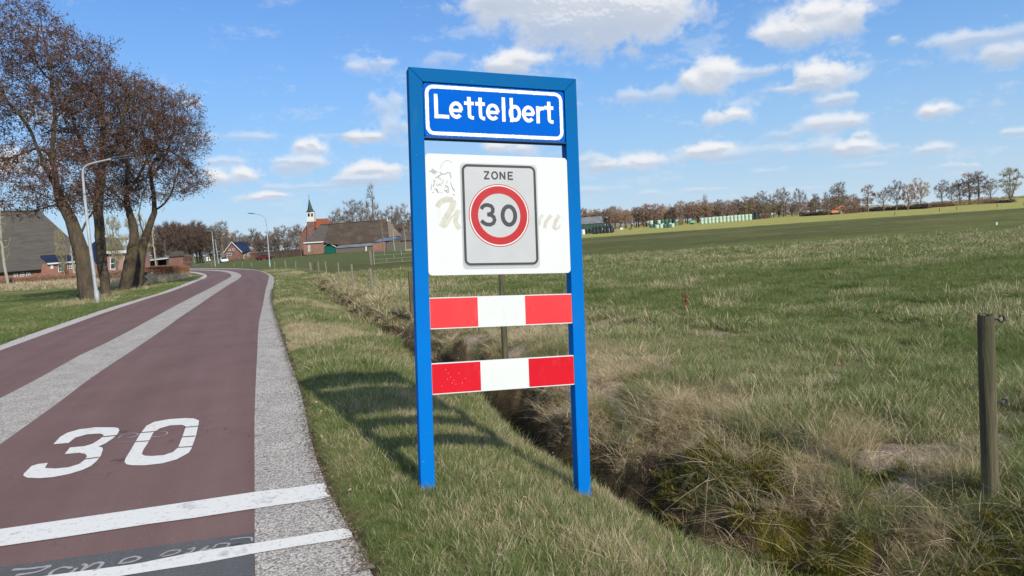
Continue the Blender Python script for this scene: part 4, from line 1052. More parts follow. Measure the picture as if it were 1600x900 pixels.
# long bleached blades bending over the bank at a few places
q = np.random.default_rng(300); pts = []; 
for (px_, py_, n_, sp_) in ((1470, 800, 55, .28), (1560, 830, 70, .3), (1150, 690, 60, .22), (1240, 640, 50, .25), (1190, 730, 40, .2), (1020, 700, 26, .15), (960, 620, 30, .2), (1330, 690, 30, .25), (850, 850, 8, .3), (970, 850, 10, .3), (1090, 560, 20, .3)):
    g = G(px_, py_)
    for _ in range(int(n_ * .55)): pts.append((g[0] + q.normal(0, sp_), g[1] + q.normal(0, sp_)))
pts = np.array(pts); d_, _al = seg_dist(pts[:, 0], pts[:, 1], RO); pts = pts[d_ > .3]
S_long = tuft_set('long_tufts', [tuft('long_a', 14, .08, .22, .48, .005, .9, 51, droop=.9), tuft('long_b', 12, .06, .25, .55, .005, .6, 52, droop=.8), tuft('long_c', 16, .1, .2, .4, .005, 1.3, 53, droop=.9)])
scatter('long_dry_grass', np.column_stack([pts, ground_z(pts[:, 0], pts[:, 1])]), q.uniform(.35, .8, len(pts)), q.integers(0, 3, len(pts)), np.full(len(pts), .88), S_long, 'long bleached grass blades bending over the ditch bank', .3, 301)
S_longf = tuft_set('long_far_tufts', [tuft('reed_a', 30, .25, .16, .42, .022, .5, 61, droop=.8), tuft('reed_b', 26, .22, .2, .48, .02, .6, 62, droop=.8), tuft('reed_c', 34, .3, .12, .34, .022, .9, 63, droop=.9)])
# bleached tall grass in front of the left hedge and round the tree feet
def strip_pts(px_list, n, spread, q):
    P_ = np.array([G(*p)[:2] for p in px_list]); s = np.concatenate([[0], np.cumsum(np.hypot(*np.diff(P_, axis=0).T))]); t = q.random(n) * s[-1]
    return np.column_stack([np.interp(t, s, P_[:, 0]), np.interp(t, s, P_[:, 1])]) + q.normal(0, 1, (n, 2)) * spread
pa = np.vstack([strip_pts([(-60, 459), (0, 454), (70, 450), (130, 447)], 1100, (.8, 1.2), q), strip_pts([(130, 447), (180, 447), (222, 443)], 240, (.6, .8), q), strip_pts([(222, 446), (250, 440), (262, 436)], 420, (.7, .8), q)])
scatter('tall_dry_grass', np.column_stack([pa, ground_z(pa[:, 0], pa[:, 1])]), q.uniform(1.0, 2.0, len(pa)), q.integers(0, 3, len(pa)), np.full(len(pa), .95), S_longf, 'tall bleached grass standing along the foot of the brown hedge', .15, 302)
pb = []
for (px_, py_) in ((139, 472), (165, 464), (193, 456), (214, 452), (128, 476)):
    g = G(px_, py_); pb.append(g[:2] + q.normal(0, .45, (70, 2)))
pb.append(strip_pts([(593, 462), (600, 445), (622, 462)], 200, .35, q)); pb.append(strip_pts([(500, 432), (530, 440), (560, 452), (590, 465), (625, 488)], 420, .4, q))
pb = np.vstack(pb)
scatter('dry_tufts', np.column_stack([pb, ground_z(pb[:, 0], pb[:, 1])]), q.uniform(.3, .8, len(pb)), q.integers(0, 3, len(pb)), np.full(len(pb), .7), S_longf, 'dry pale tufts around the tree trunks and along the ditch', .25, 303)

# straw heads lying over the shoulder of the bank, and a litter of dead leaves
q = np.random.default_rng(311); _x, _y = sample(30000, 2.6, 12, -14, 46, q); _F = ground_fields(_x, _y); _d = _F[0] + wob(_F[1]) * sstep(1.5, 2.4, _F[0])
_k = (near_blobs(_x, _y, BARE) < .4) & (_d > 2.5) & (_d < 4.2) & (fbm(_x * 1.6, _y * 1.6, 311, 3) > .60) & (q.random(len(_x)) < .35); _x, _y = _x[_k], _y[_k]
S_flat = tuft_set('flat_straw', [tuft('flat_a', 30, .12, .12, .30, .0052, 1.5, 71, lean_dir=(-.5, -.3), droop=.9), tuft('flat_b', 26, .1, .14, .34, .0052, 1.3, 72, lean_dir=(-.6, .1), droop=.9)])
scatter('flattened_straw', np.column_stack([_x, _y, ground_z(_x, _y) + .012]), q.uniform(.35, .85, len(_x)), q.integers(0, 2, len(_x)), np.full(len(_x), .96), S_flat, 'flattened bleached straw lying over the shoulder of the ditch bank', .12, 312)
var_mat('dead_leaf', (.45, .30, .20), (.30, .17, .10), 20)
_x, _y = sample(420, 2.8, 9, -25, 45, q); _d, _ = seg_dist(_x, _y, RO); _x, _y = _x[_d > .05], _y[_d > .05]
_V, _Fc = diamonds_(np.column_stack([_x, _y, ground_z(_x, _y) + .035]), q, .016)
np_mesh('leaf_litter', _V, _Fc, 'dead_leaf', kind='stuff', label='scattered dead brown leaves on verge and bank')

# a lone dock stalk, and the clod of dug earth, out in the pasture
m = var_mat('dug_earth', (.34, .27, .21), (.20, .155, .12), 30, bump=.8, bdist=.03)
def clod(name, px_, py_, sx, sy, sz, seed, label):
    g = G(px_, py_); q = np.random.default_rng(seed); n = 26
    xs = np.linspace(-1, 1, n); X, Y = np.meshgrid(xs, xs); r = np.hypot(X, Y)
    Z = np.clip(1 - r ** 1.7, -.3, 1) * sz * (.65 + .7 * fbm(X * 2.2 + seed, Y * 2.2, seed, 4)) + (fbm(X * 7, Y * 7, seed + 1, 3) - .5) * sz * .5 - .03
    gx, gy = g[0] + X * sx, g[1] + Y * sy; Z = Z + ground_z(gx, gy)
    V = np.stack([gx, gy, Z], -1).reshape(-1, 3); i = np.arange(n - 1)[:, None] * n; j = np.arange(n - 1)[None]
    Q = np.stack([i + j, i + j + 1, i + n + j + 1, i + n + j], -1).reshape(-1, 4)
    tag(np_mesh(name, V, Q, 'dug_earth'), label, 'earth mound')
clod('earth_mound', 1040, 580, .24, .34, .085, 5, 'pale crumbly molehill of dug earth on the edge of the pasture')
clod('earth_mound', 1225, 655, .30, .22, .035, 8, 'flat bare patch of trampled earth behind the long straw')
principled('dock_brown', (.24, .14, .07), .9)
g = G(1073, 494); st = thing('dock_stalk', 'lone reddish brown dried dock stalk standing in the pasture', 'plant', g)
mb = MB(); q = np.random.default_rng(9)
for k in range(5): mb.tube([(0, 0, 0), (q.normal(0, .03), q.normal(0, .02), .18), (q.normal(0, .06), q.normal(0, .05), q.uniform(.3, .42))], [.008, .006, .003], 5)
mb.build('stem', 'dock_brown', st)
mb = MB()
for k in range(260):
    z = q.uniform(.08, .42); a = q.random() * 2 * pi; r_ = .05 * q.random(); c = np.array([r_ * cos(a), r_ * sin(a), z]); u1 = q.normal(0, 1, 3) * .012; u2 = q.normal(0, 1, 3) * .012
    mb.add([c - u1, c + u2, c + u1], [(0, 1, 2)])
mb.build('seed_head', 'dock_brown', st)

# ------------------------------------------------------------------ trees
def bark(name, c1, c2, c3, sc_=6, b_=.6):
    m, nt, b = principled(name, c1, .95, 0, .1); nb = NB(nt); v = nb.pos(True)
    c = nb.mix(nb.ramp(nb.noise(sc_, 5, .65, v, (1, 1, .25)), .35, .65), c1, c2)
    c = nb.mix(nb.ramp(nb.noise(1.1, 5, .65, v), .5, .66), c, c3)
    nt.links.new(c, b.inputs['Base Color'])
    if b_: nt.links.new(nb.bump(nb.noise(sc_ * 2, 5, .7, v, (1, 1, .2)), b_, .05), b.inputs['Normal'])
bark('alder_bark', (.062, .048, .036), (.12, .092, .066), (.11, .092, .045), 7, 1.0)
bark('pale_bark', (.40, .38, .31), (.30, .27, .21), (.34, .34, .22), 5, 0)
bark('far_bark', (.17, .135, .105), (.24, .20, .155), (.2, .18, .12), 2, 0)
var_mat('cones', (.10, .052, .037), (.18, .10, .07), 2.5)
var_mat('twig_grey', (.15, .12, .10), (.22, .18, .15), 1.0, obj=True)
var_mat('twig_dark', (.085, .054, .045), (.14, .09, .072), 1.0, obj=True)
var_mat('twig_red', (.27, .165, .12), (.36, .235, .175), 1.0, obj=True)
var_mat('twig_ochre', (.36, .25, .14), (.44, .32, .19), 1.0, obj=True)
var_mat('twig_yellow', (.33, .30, .16), (.25, .22, .13), 1.0, obj=True)
def colonize(nodes, parents, att, D, di, dk, iters, q, up=.0, jit=.12):
    nodes = [np.array(n, float) for n in nodes]; parents = list(parents); N = np.array(nodes)
    d2 = ((att[:, None, :] - N[None]) ** 2).sum(-1); ni = d2.argmin(1); nd = np.sqrt(d2.min(1)); alive = nd > dk
    for it in range(iters):
        act = alive & (nd < di)
        if not act.any():
            if not alive.any(): break
            # reach for the closest cluster
            k = np.where(alive, nd, 1e9).argmin(); act = np.zeros(len(att), bool); act[k] = True
        idx = ni[act]; v = att[act] - N[idx]; v /= np.linalg.norm(v, axis=1)[:, None] + 1e-9
        S = np.zeros((len(N), 3)); np.add.at(S, idx, v); u_ = np.unique(idx); s = S[u_]
        s /= np.linalg.norm(s, axis=1)[:, None] + 1e-9; s += q.normal(0, jit, s.shape); s[:, 2] += up; s /= np.linalg.norm(s, axis=1)[:, None] + 1e-9
        new = N[u_] + s * D; base = len(N); N = np.vstack([N, new]); parents += list(u_)
        dd = np.sqrt(((att[:, None, :] - new[None]) ** 2).sum(-1)); mi = dd.argmin(1); md = dd.min(1)
        bt = md < nd; ni = np.where(bt, base + mi, ni); nd = np.where(bt, md, nd); alive &= nd > dk
        if len(N) > 9000: break
    return N, np.array(parents)
def skeleton_mesh(N, par, rbase, rtip, flare=1.0):
    n = len(N); cnt = np.zeros(n); kids = [[] for _ in range(n)]
    for i in range(n - 1, 0, -1):
        if not kids[i]: cnt[i] = 1
        cnt[par[i]] += cnt[i]; kids[par[i]].append(i)
    cnt[0] = max(cnt[0], 1)
    ex = math.log(max(cnt[0], 2)) / math.log(rbase / rtip); R_ = rtip * cnt ** (1 / ex)
    if rbase > .25: R_ = np.maximum(R_ * (1 - .58 * sstep(.06, .50, N[:, 2] / N[:, 2].max())), rtip)
    mb = MB(); stack = [(0, None)]; 
    while stack:
        s, p = stack.pop(); chain = [s] if p is None else [p, s]; c = s
        while kids[c]:
            ks = sorted(kids[c], key=lambda k: -cnt[k]); 
            for o in ks[1:]: stack.append((o, c))
            c = ks[0]; chain.append(c)
        rr = [R_[k] for k in chain]
        if p is not None: rr[0] = rr[1] if len(rr) > 1 else rr[0]
        else: rr[0] *= flare; 
        sides = 9 if rr[0] > .12 else 6 if rr[0] > .05 else 4 if rr[0] > .02 else 3
        mb.tube([N[k] for k in chain], rr, sides, cap=False)
    return mb, cnt, kids, R_
def twigs(N, cnt, q, m, l0, l1, w, spread=1.0, up=.1, maxc=2.5, N0=None):
    ids = np.where(cnt <= maxc)[0]; P_ = np.repeat(N[ids], m, 0); n = len(P_)
    c = N.mean(0); out = P_ - c; out /= np.linalg.norm(out, axis=1)[:, None] + 1e-9
    dr = out * .5 + q.normal(0, 1, (n, 3)) * spread * .7; dr[:, 2] += up; dr /= np.linalg.norm(dr, axis=1)[:, None]
    L_ = q.uniform(l0, l1, n)[:, None]; P_ = P_ + q.normal(0, .08, (n, 3)) * l1
    wv = np.cross(dr, q.normal(0, 1, (n, 3))); wv /= np.linalg.norm(wv, axis=1)[:, None] + 1e-9; wv = wv * w / 2
    E_ = P_ + dr * L_
    V = np.stack([P_ - wv, P_ + wv, E_], 1).reshape(-1, 3); F = np.arange(n * 3).reshape(-1, 3)
    return V, F, P_, E_
def diamonds(P_, q, s):
    n = len(P_); a = q.normal(0, 1, (n, 3)); a /= np.linalg.norm(a, axis=1)[:, None]; b = np.cross(a, q.normal(0, 1, (n, 3))); b /= np.linalg.norm(b, axis=1)[:, None]
    sz = s * q.uniform(.6, 1.4, (n, 1)); a = a * sz; b = b * sz * .55
    V = np.stack([P_ - a, P_ + b, P_ + a, P_ - b], 1).reshape(-1, 3); return V, np.arange(n * 4).reshape(-1, 4)
def px_tree(label, base_px, trunk, limbs, blobs, natt, rbase, seed, conef=3, dshift=0.0, side=1.5):
    """roadside alder: trunk and limbs follow what the photograph shows at the tree's own distance, the crown grows into its volume"""
    q = np.random.default_rng(seed); g = G(*base_px); w = wdepth(g) + dshift; t = thing('alder_tree', label, 'tree', g); g = np.array(g)
    k = w / FPX
    fwd = np.array([_f[0], _f[1], 0]); fwd /= np.linalg.norm(fwd)
    def at(x, y, dy=0): return W(x, y, w) + fwd * dy - g
    nodes = [np.array([0, 0, -.2])]; par = [0]; prev = 0
    tp = smooth([at(*base_px)] + [at(*p) for p in trunk], 4)
    for p in tp[1:]: nodes.append(p); par.append(prev); prev = len(nodes) - 1
    for (lp, dy) in limbs:
        L_ = smooth([at(p[0], p[1], dy * i / max(len(lp) - 1, 1)) for i, p in enumerate(lp)], 4)
        near = int(np.argmin([np.linalg.norm(nn - L_[0]) for nn in nodes])); prev = near
        for p in L_[1:]: nodes.append(p); par.append(prev); prev = len(nodes) - 1
    att = []
    tot = sum(b[2] * b[3] for b in blobs)
    for (cx_, cy_, rx_, ry_) in blobs:
        n = int(natt * rx_ * ry_ / tot); c = at(cx_, cy_); v = q.normal(0, 1, (n, 3)); v /= np.linalg.norm(v, axis=1)[:, None]; v *= (q.random((n, 1)) ** .45)
        rx2 = rx_ * k; rz2 = ry_ * k; ryd = min(rx2, rz2) * side
        R3 = np.array([_r[0], _r[1], 0]); R3 /= np.linalg.norm(R3)
        att.append(c + v[:, :1] * rx2 * R3 + v[:, 1:2] * ryd * fwd + v[:, 2:] * rz2 * np.array([0, 0, 1.]))
    att = np.vstack(att)
    # ragged, tiered crown: drop attractors where a coarse noise says gap
    nz_ = fbm(att[:, 0] * .55 + seed, att[:, 2] * .8, seed, 3) * .6 + fbm(att[:, 1] * .6, att[:, 2] * .8 + seed, seed + 5, 3) * .4
    att = att[nz_ > np.quantile(nz_, .22)]
    for i_ in range(1, len(nodes)): nodes[i_] = nodes[i_] + q.normal(0, .018, 3)
    N, P_ = colonize(nodes, par, att, .30, 2.0, .36, 150, q, .02, .16)
    mb, cnt, kids, R_ = skeleton_mesh(N, P_, rbase, .011, 1.25)
    mb.build('trunk', 'alder_bark', t, smooth=True)
    V, F, A, B = twigs(N, cnt, q, 8, .25, .72, .015, 1.0, .15, 2.5)
    np_mesh('crown', V, F, 'twig_dark', t)
    A2 = np.repeat(A, conef, 0); B2 = np.repeat(B, conef, 0); tt = q.random((len(A2), 1)) ** .7; C = A2 + (B2 - A2) * tt + q.normal(0, .022, A2.shape); C[:, 2] -= q.random(len(C)) * .06
    V, F = diamonds(C, q, .04); np_mesh('cones', V, F, 'cones', t)
    return t
px_tree('tallest alder at the left edge with forked crooked trunk behind the lamp post', (141, 473), [(137, 455), (134, 430), (128, 395), (112, 345), (95, 311), (84, 270), (83, 225), (86, 183), (83, 150), (78, 100), (66, 50), (60, 15)],
        [([(92, 300), (72, 258), (57, 210), (40, 180), (20, 150), (5, 110)], -.8), ([(86, 272), (72, 240), (52, 232), (25, 238), (0, 246), (-40, 240)], .6), ([(86, 190), (105, 150), (122, 115), (140, 80), (160, 62)], .8), ([(100, 318), (75, 325), (55, 335)], -.5), ([(120, 370), (135, 330), (140, 290), (150, 240)], 1.2), ([(84, 130), (50, 100), (30, 60)], .8)],
        [(45, 60, 60, 62), (90, 95, 75, 50), (10, 110, 70, 70), (40, 175, 95, 55), (105, 190, 55, 60), (0, 240, 80, 60), (90, 270, 70, 60), (150, 90, 28, 26), (45, 310, 50, 32), (-60, 150, 60, 90), (105, 305, 55, 26)], 5200, .35, 61, 4)
px_tree('slender upright alder, second from the lamp post', (166, 464), [(164, 440), (160, 411), (156, 370), (154, 320), (157, 275), (159, 230), (161, 190), (155, 150)],
        [([(157, 280), (140, 240), (128, 200)], -.6), ([(158, 260), (178, 220), (186, 170), (190, 140)], .8), ([(154, 330), (135, 300), (120, 280)], .6)],
        [(160, 165, 55, 50), (150, 235, 60, 60), (180, 130, 36, 32), (130, 150, 40, 42), (150, 295, 56, 34)], 2400, .23, 62, 4)
px_tree('stout curved alder trunk, third of the roadside group', (194, 456), [(200, 430), (207, 395), (210, 365), (203, 335), (198, 310), (199, 270), (197, 235), (190, 200), (185, 160)],
        [([(200, 300), (218, 265), (232, 225), (240, 180), (246, 150)], .9), ([(198, 320), (180, 300), (165, 285)], -.6), ([(199, 260), (180, 230), (172, 195)], -.8)],
        [(200, 160, 52, 52), (215, 220, 55, 60), (180, 270, 50, 48), (240, 180, 40, 46), (185, 305, 44, 26)], 2600, .33, 63, 4)
px_tree('right hand alder of the roadside group, forked low with a wide spreading crown', (214, 452), [(216, 430), (221, 395), (226, 375), (234, 350), (242, 325), (238, 290), (234, 265), (228, 240), (222, 200)],
        [([(241, 330), (258, 318), (272, 300), (282, 275), (290, 250), (300, 225)], -.7), ([(227, 378), (216, 350), (210, 330), (212, 300)], .8), ([(272, 300), (292, 298), (308, 290)], -.4), ([(236, 280), (255, 245), (268, 200), (265, 160), (258, 135)], .6), ([(234, 262), (250, 240), (255, 232), (285, 252), (300, 262)], .8)],
        [(255, 160, 42, 34), (245, 210, 62, 56), (285, 215, 38, 50), (290, 268, 36, 42), (250, 275, 56, 44), (205, 240, 40, 50), (285, 165, 25, 30)], 3700, .31, 64, 4)

# distant trees: a few grown shapes, copied
def far_tree(name, kind, seed, twig='twig_grey', barkm='far_bark', trunk_h=.25, natt=320, m=9, cone=None, w=.055):
    """unit tree one metre high; scaled by its copies"""
    q = np.random.default_rng(seed); H_ = 10.0
    n = natt; v = q.normal(0, 1, (n, 3)); v /= np.linalg.norm(v, axis=1)[:, None]; v *= q.random((n, 1)) ** .4
    if kind == 'round': c = np.array([0, 0, 6.2]); s = np.array([3.6, 3.6, 3.7])
    elif kind == 'tall': c = np.array([0, 0, 6.0]); s = np.array([2.3, 2.3, 4.0])
    elif kind == 'poplar': c = np.array([0, 0, 5.5]); s = np.array([.95, .95, 4.4])
    elif kind == 'fan': c = np.array([0, 0, 5.6]); s = np.array([3.2, 3.2, 4.3])
    elif kind == 'wide': c = np.array([0, 0, 6.0]); s = np.array([4.6, 4.2, 3.9])
    elif kind == 'slim': c = np.array([0, 0, 6.2]); s = np.array([1.5, 1.5, 3.7])
    elif kind == 'bush': c = np.array([0, 0, 4.6]); s = np.array([5.5, 5.0, 5.0])
    att = c + v * s; 
    if kind == 'tall': att[:, :2] += np.column_stack([np.sin(att[:, 2] * 1.7 + seed), np.cos(att[:, 2] * 1.3)]) * .5
    if kind == 'fan': att[:, :2] *= (.25 + .75 * sstep(.5, 6, att[:, 2]))[:, None]
    if kind == 'bush': att = att[att[:, 2] > .3]
    nz_ = fbm(att[:, 0] * .6 + seed, att[:, 2] * .7, seed, 2); att = att[nz_ > np.quantile(nz_, .18)]
    hh = H_ * trunk_h; lean = q.normal(0, .25, 2)
    if kind == 'fan':
        nodes = [np.zeros(3)]; par = [0]
        for k in range(7):
            a = 2 * pi * k / 7; prev = 0
            for z in (1.0, 2.2, 3.6, 5.0, 6.5, 8):
                nodes.append(np.array([cos(a) * .27 * z * (1 if k else .1), sin(a) * .27 * z, z])); par.append(prev); prev = len(nodes) - 1
    else:
        nodes = [np.zeros(3)]; par = [0]
        top = .85 if kind in ('poplar', 'slim', 'tall') else trunk_h + .15
        for z in np.arange(.6, H_ * top, .6): nodes.append(np.array([lean[0] * sin(z * .4) + q.normal(0, .05), lean[1] * sin(z * .5), z])); par.append(len(nodes) - 2)
    N, P_ = colonize(nodes, par, att, .42, 3.0, .5, 60, q, .05 if kind != 'poplar' else .5, .14)
    mb, cnt, kids, R_ = skeleton_mesh(N, P_, .24 if kind not in ('bush',) else .12, .022, 1.15)
    root = thing(name, 'bare tree', 'tree')
    mb.build('trunk', barkm, root)
    V, F, A, B = twigs(N, cnt, q, m, .5, 1.15, w, .8 if kind != 'poplar' else .35, .35 if kind != 'poplar' else 1.6, 2.5)
    np_mesh('crown', V, F, twig, root)
    root['unit'] = 1
    return root
VAR = {}
def variant(key, *a, **k):
    VAR[key] = far_tree(key, *a, **k); return VAR[key]
variant('round_tree', 'round', 71, m=11, w=.05); variant('wide_tree', 'wide', 72, m=12, natt=420, w=.05); variant('tall_alder', 'tall', 73, 'twig_red', m=13)
variant('poplar_tree', 'poplar', 74, 'twig_grey', trunk_h=.1, m=10, w=.05); variant('willow_tree', 'fan', 75, 'twig_yellow', natt=420, m=12); variant('slim_tree', 'slim', 76, 'twig_grey', m=5, w=.045)
variant('dense_alder', 'round', 77, 'twig_dark', trunk_h=.35, natt=520, m=12, w=.06); variant('ochre_tree', 'wide', 78, 'twig_ochre', natt=420, m=12, w=.06); variant('brown_tree', 'tall', 79, 'twig_grey', natt=420, m=11, w=.06)
variant('bare_shrub', 'bush', 80, 'twig_red', trunk_h=.08, natt=420, m=9, w=.06); variant('dark_shrub', 'bush', 83, 'twig_dark', trunk_h=.08, natt=380, m=9, w=.06); variant('yellow_shrub', 'bush', 81, 'twig_yellow', trunk_h=.08, natt=420, m=14, w=.08)
variant('young_tree', 'slim', 82, 'twig_grey', 'pale_bark', trunk_h=.45, natt=120, m=3, w=.03)
USED = set()
def plant(key, x, ytop, ybase, label, group=None, wfac=1.0, deeper=0.0, name=None):
    g = G(x, ybase); 
    if deeper:
        d = ray(x, ybase); d = d / (d @ _f); w0 = wdepth(g) + deeper; p = W(x, ybase, w0); g = np.array([p[0], p[1], float(base_z(p[0], p[1]))])
    w = wdepth(g); top = W(x, ytop, w); h = max(top[2] - g[2], .3); s = h / 10.0 / .99
    rz = rng.random() * 6.28
    if key not in USED:
        USED.add(key); o = VAR[key]; o.location = tuple(g); o.rotation_euler = (0, 0, rz); o.scale = (s * wfac, s * wfac, s); o['label'] = label
        if group: o['group'] = group
    else: o = dup(VAR[key], g, rz, (s * wfac, s * wfac, s), label, group)
    return o
for k, o in VAR.items():
    if 'group' in o: del o['group']
# named trees, each told apart in the photograph
for a in [('wide_tree', 556, 313, 389, 'round headed bare tree rising behind the long thatched farm roof', None, .9, 60),
          ('poplar_tree', 588, 289, 389, 'slim upright poplar behind the thatched farm roof', None, 1.1, 50),
          ('round_tree', 525, 330, 392, 'low bare tree just right of the church behind the farm', None, .8, 60),
          ('round_tree', 612, 322, 387, 'bare tree right of the poplar behind the farm', None, .9, 60), ('wide_tree', 634, 320, 386, 'grey bare tree behind the farm beside the left post of the sign', None, .7, 50),
          ('round_tree', 575, 330, 390, 'small bare tree left of the poplar foot', None, .7, 70), ('slim_tree', 600, 330, 393, 'bare thin tree in front of the right end of the farm', None, .8, 0),
          ('willow_tree', 1579, 261, 316.5, 'fan shaped bare willow at the right edge of the far field', None, .95, 0),
          ('brown_tree', 1312, 284, 334, 'tall bare alder above the orange digger', None, 1.1, 12), ('tall_alder', 1357, 288, 331, 'pinkish grey tree alone at the left of the middle row', None, 1.0, 6),
          ('round_tree', 1381, 293, 330, 'dark stemmed round tree, second of the middle row', None, .9, 6), ('wide_tree', 1401, 282, 329, 'pale stemmed bare tree, third of the middle row', None, .65, 6), ('tall_alder', 1419, 288, 328, 'thin crowned tree, fourth of the middle row', None, 1.0, 6),
          ('ochre_tree', 1437, 278, 326, 'bronze crowned tree at the right end of the middle row', None, .72, 6),
          ('round_tree', 1473, 281, 323, 'pale bare tree at the left end of the right hand row', None, .8, 4), ('round_tree', 1488, 286, 322, 'small bare tree, second of the right hand row', None, .8, 6), ('wide_tree', 1500, 280, 321, 'wide bare tree, third of the right hand row', None, .7, 4),
          ('tall_alder', 1515, 269, 320, 'tall flat topped alder, fourth of the right hand row', None, 1.1, 5), ('brown_tree', 1529, 267, 319, 'tallest dark alder of the right hand row', None, 1.1, 4), ('round_tree', 1549, 279, 317.5, 'bare tree at the right end of the right hand row, left of the willow', None, .8, 4),
          ('tall_alder', 961, 321, 358, 'alder sticking up out of the thicket right of the green barn', None, 1.1, 25), ('tall_alder', 1064, 313, 351, 'dark topped alder above the pale bale cluster', None, 1.1, 25), ('slim_tree', 1103, 302, 348, 'very thin tall bare tree above the row of pale bales', None, .7, 25),
          ('tall_alder', 1166, 306, 341, 'alder above the right end of the bale row', None, 1.1, 20), ('round_tree', 1150, 316, 343, 'low bare tree behind the right end of the bale row', None, 1.0, 20), ('wide_tree', 1193, 299, 341, 'pale wide tree right of the bale row', None, .8, 10), ('wide_tree', 1222, 294, 339, 'brownish broad tree, second right of the bale row', None, .75, 8),
          ('round_tree', 1250, 294, 338, 'grey bare tree, third right of the bale row', None, .7, 8), ('brown_tree', 1275, 302, 336, 'small dark tree left of the digger', None, .9, 10), ('round_tree', 1294, 300, 335, 'bare tree just left above the digger arm', None, .8, 14),
          ('yellow_shrub', 1064, 339, 352.5, 'round yellowish shrub beside the pale bale cluster', None, .8, 0), ('yellow_shrub', 985, 355, 359.5, 'low yellow bush in front of the thicket right of the green barn', None, 1.4, 0), ('yellow_shrub', 385, 397, 406.5, 'yellowish shrub in front of the blue roofed house', None, .7, 0),
          ('bare_shrub', 1345, 322, 331, 'rusty shrub right of the digger', None, 1.2, 0),
          ('young_tree', 14, 298, 450, 'thin pale barked young tree at the left edge with one side branch', None, .55, 0), ('young_tree', 118, 350, 440, 'pale leaning young trunk in front of the white windows', None, .6, 2), ('willow_tree', 101, 356, 437, 'greenish upright bare shrub tree before the blue lean-to roof', None, .32, 0),
          ('young_tree', 395, 374, 404, 'slim pale trunk left of the second street lamp', None, .6, 0), ('young_tree', 245, 340, 425, 'pale twin stemmed young tree behind the clipped hedge', None, .55, 4), ('young_tree', 617, 345, 392, 'slim pale tree before the wooden shed, near the sign post', None, .6, 0), ('young_tree', 634, 348, 391, 'slim pale tree beside the left sign post, before the shed', None, .6, 0),
          ('slim_tree', 471, 370, 401, 'short dark trunk at the corner of the red brick farm', None, .6, 0), ('brown_tree', 349, 345, 404, 'dark topped tree behind the white car', None, 1.2, 40), ('willow_tree', 222, 330, 440, 'yellowish many stemmed tree behind the right hand alder', None, .6, 8),
          ('willow_tree', 185, 335, 436, 'yellowish bare tree between the alder trunks', None, .5, 10)]:
    plant(*a)
# the dark clump by the bend, with its row of trunks
q = np.random.default_rng(88)
for i, x in enumerate([246, 254, 262, 269, 276, 283, 288, 293, 299, 304, 309, 313, 317, 322, 326]):
    plant('dense_alder', x, 343 + q.uniform(-2, 8) + (6 if x > 315 or x < 262 else 0), 417 - (x - 246) * .085, 'dark reddish tree in the clump beyond the bend, trunks standing side by side', 'trees of the dark clump by the bend', .72, q.uniform(0, 16))
for i, (x, yt) in enumerate([(338, 352), (358, 358), (372, 360), (386, 366), (399, 356), (412, 362), (424, 360), (436, 354), (447, 352), (458, 358), (466, 352), (474, 350), (346, 362), (405, 368), (430, 366)]):
    plant(['brown_tree', 'ochre_tree', 'round_tree', 'dense_alder'][i % 4] if x < 400 else ['brown_tree', 'brown_tree', 'round_tree'][i % 3], x, yt, 401 - (x - 338) * .03, 'bare tree in the village belt between the clump and the church', 'village trees left of the church', .95, 30 + q.uniform(0, 50))
for i, x in enumerate(np.linspace(232, 480, 34)):
    plant(['dark_shrub', 'brown_tree'][i % 2], x + q.uniform(-3, 3), 378 + q.uniform(-10, 6), 407 - (x - 232) * .04, 'low dark bare growth behind the village trees', 'undergrowth behind the village trees', 1.3, 70 + q.uniform(0, 40))
for i, x in enumerate(np.linspace(520, 648, 12)):
    plant('dark_shrub', x, 345 + q.uniform(-5, 5), 390 - (x - 520) * .05, 'low bare growth behind the thatched farm', 'growth behind the farm', 1.3, 90)
# the thicket across the field
xs = np.concatenate([np.linspace(905, 1180, 70), np.linspace(1180, 1345, 40)])
for i, x in enumerate(xs):
    x = x + q.uniform(-3, 3); yt = 330 - (x - 905) * .062 + q.uniform(-6, 5); 
    plant(['tall_alder', 'tall_alder', 'bare_shrub', 'ochre_tree', 'brown_tree'][q.integers(0, 5)], x, yt + (5 if x > 1185 else 0), 359.5 - (x - 905) * .0725, 'reddish bare tree in the thicket on the far side of the pasture', 'thicket trees across the pasture', 1.15, 14 + q.uniform(0, 30))
for i, x in enumerate(np.linspace(905, 1600, 60)):
    plant('bare_shrub', x + q.uniform(-4, 4), 306 - (x - 1590) * .0736 - q.uniform(3, 7) + (5 if x < 1300 else 3), 308.5 - (x - 1590) * .0736 + 5.5, 'distant hazy scrub along the horizon', 'scrub on the horizon', 2.2, 240)
for i, x in enumerate(np.linspace(650, 900, 22)):
    plant(['bare_shrub', 'brown_tree', 'round_tree'][i % 3], x + q.uniform(-4, 4), 352 - (x - 650) * .055 + q.uniform(-7, 6), 386.5 - (x - 650) * .098, 'bare tree of the belt that links the village and the far thicket, behind the sign', 'tree belt behind the sign', 1.1, 25 + q.uniform(0, 40))
for i, x in enumerate(np.concatenate([np.linspace(1455, 1560, 16)])):
    plant('bare_shrub', x, 316.5 - (x - 1455) * .06 + q.uniform(-2, 2), 325 - (x - 1455) * .07, 'low scrub at the foot of the right hand row of trees', 'scrub under the right hand row', 1.6, 8)

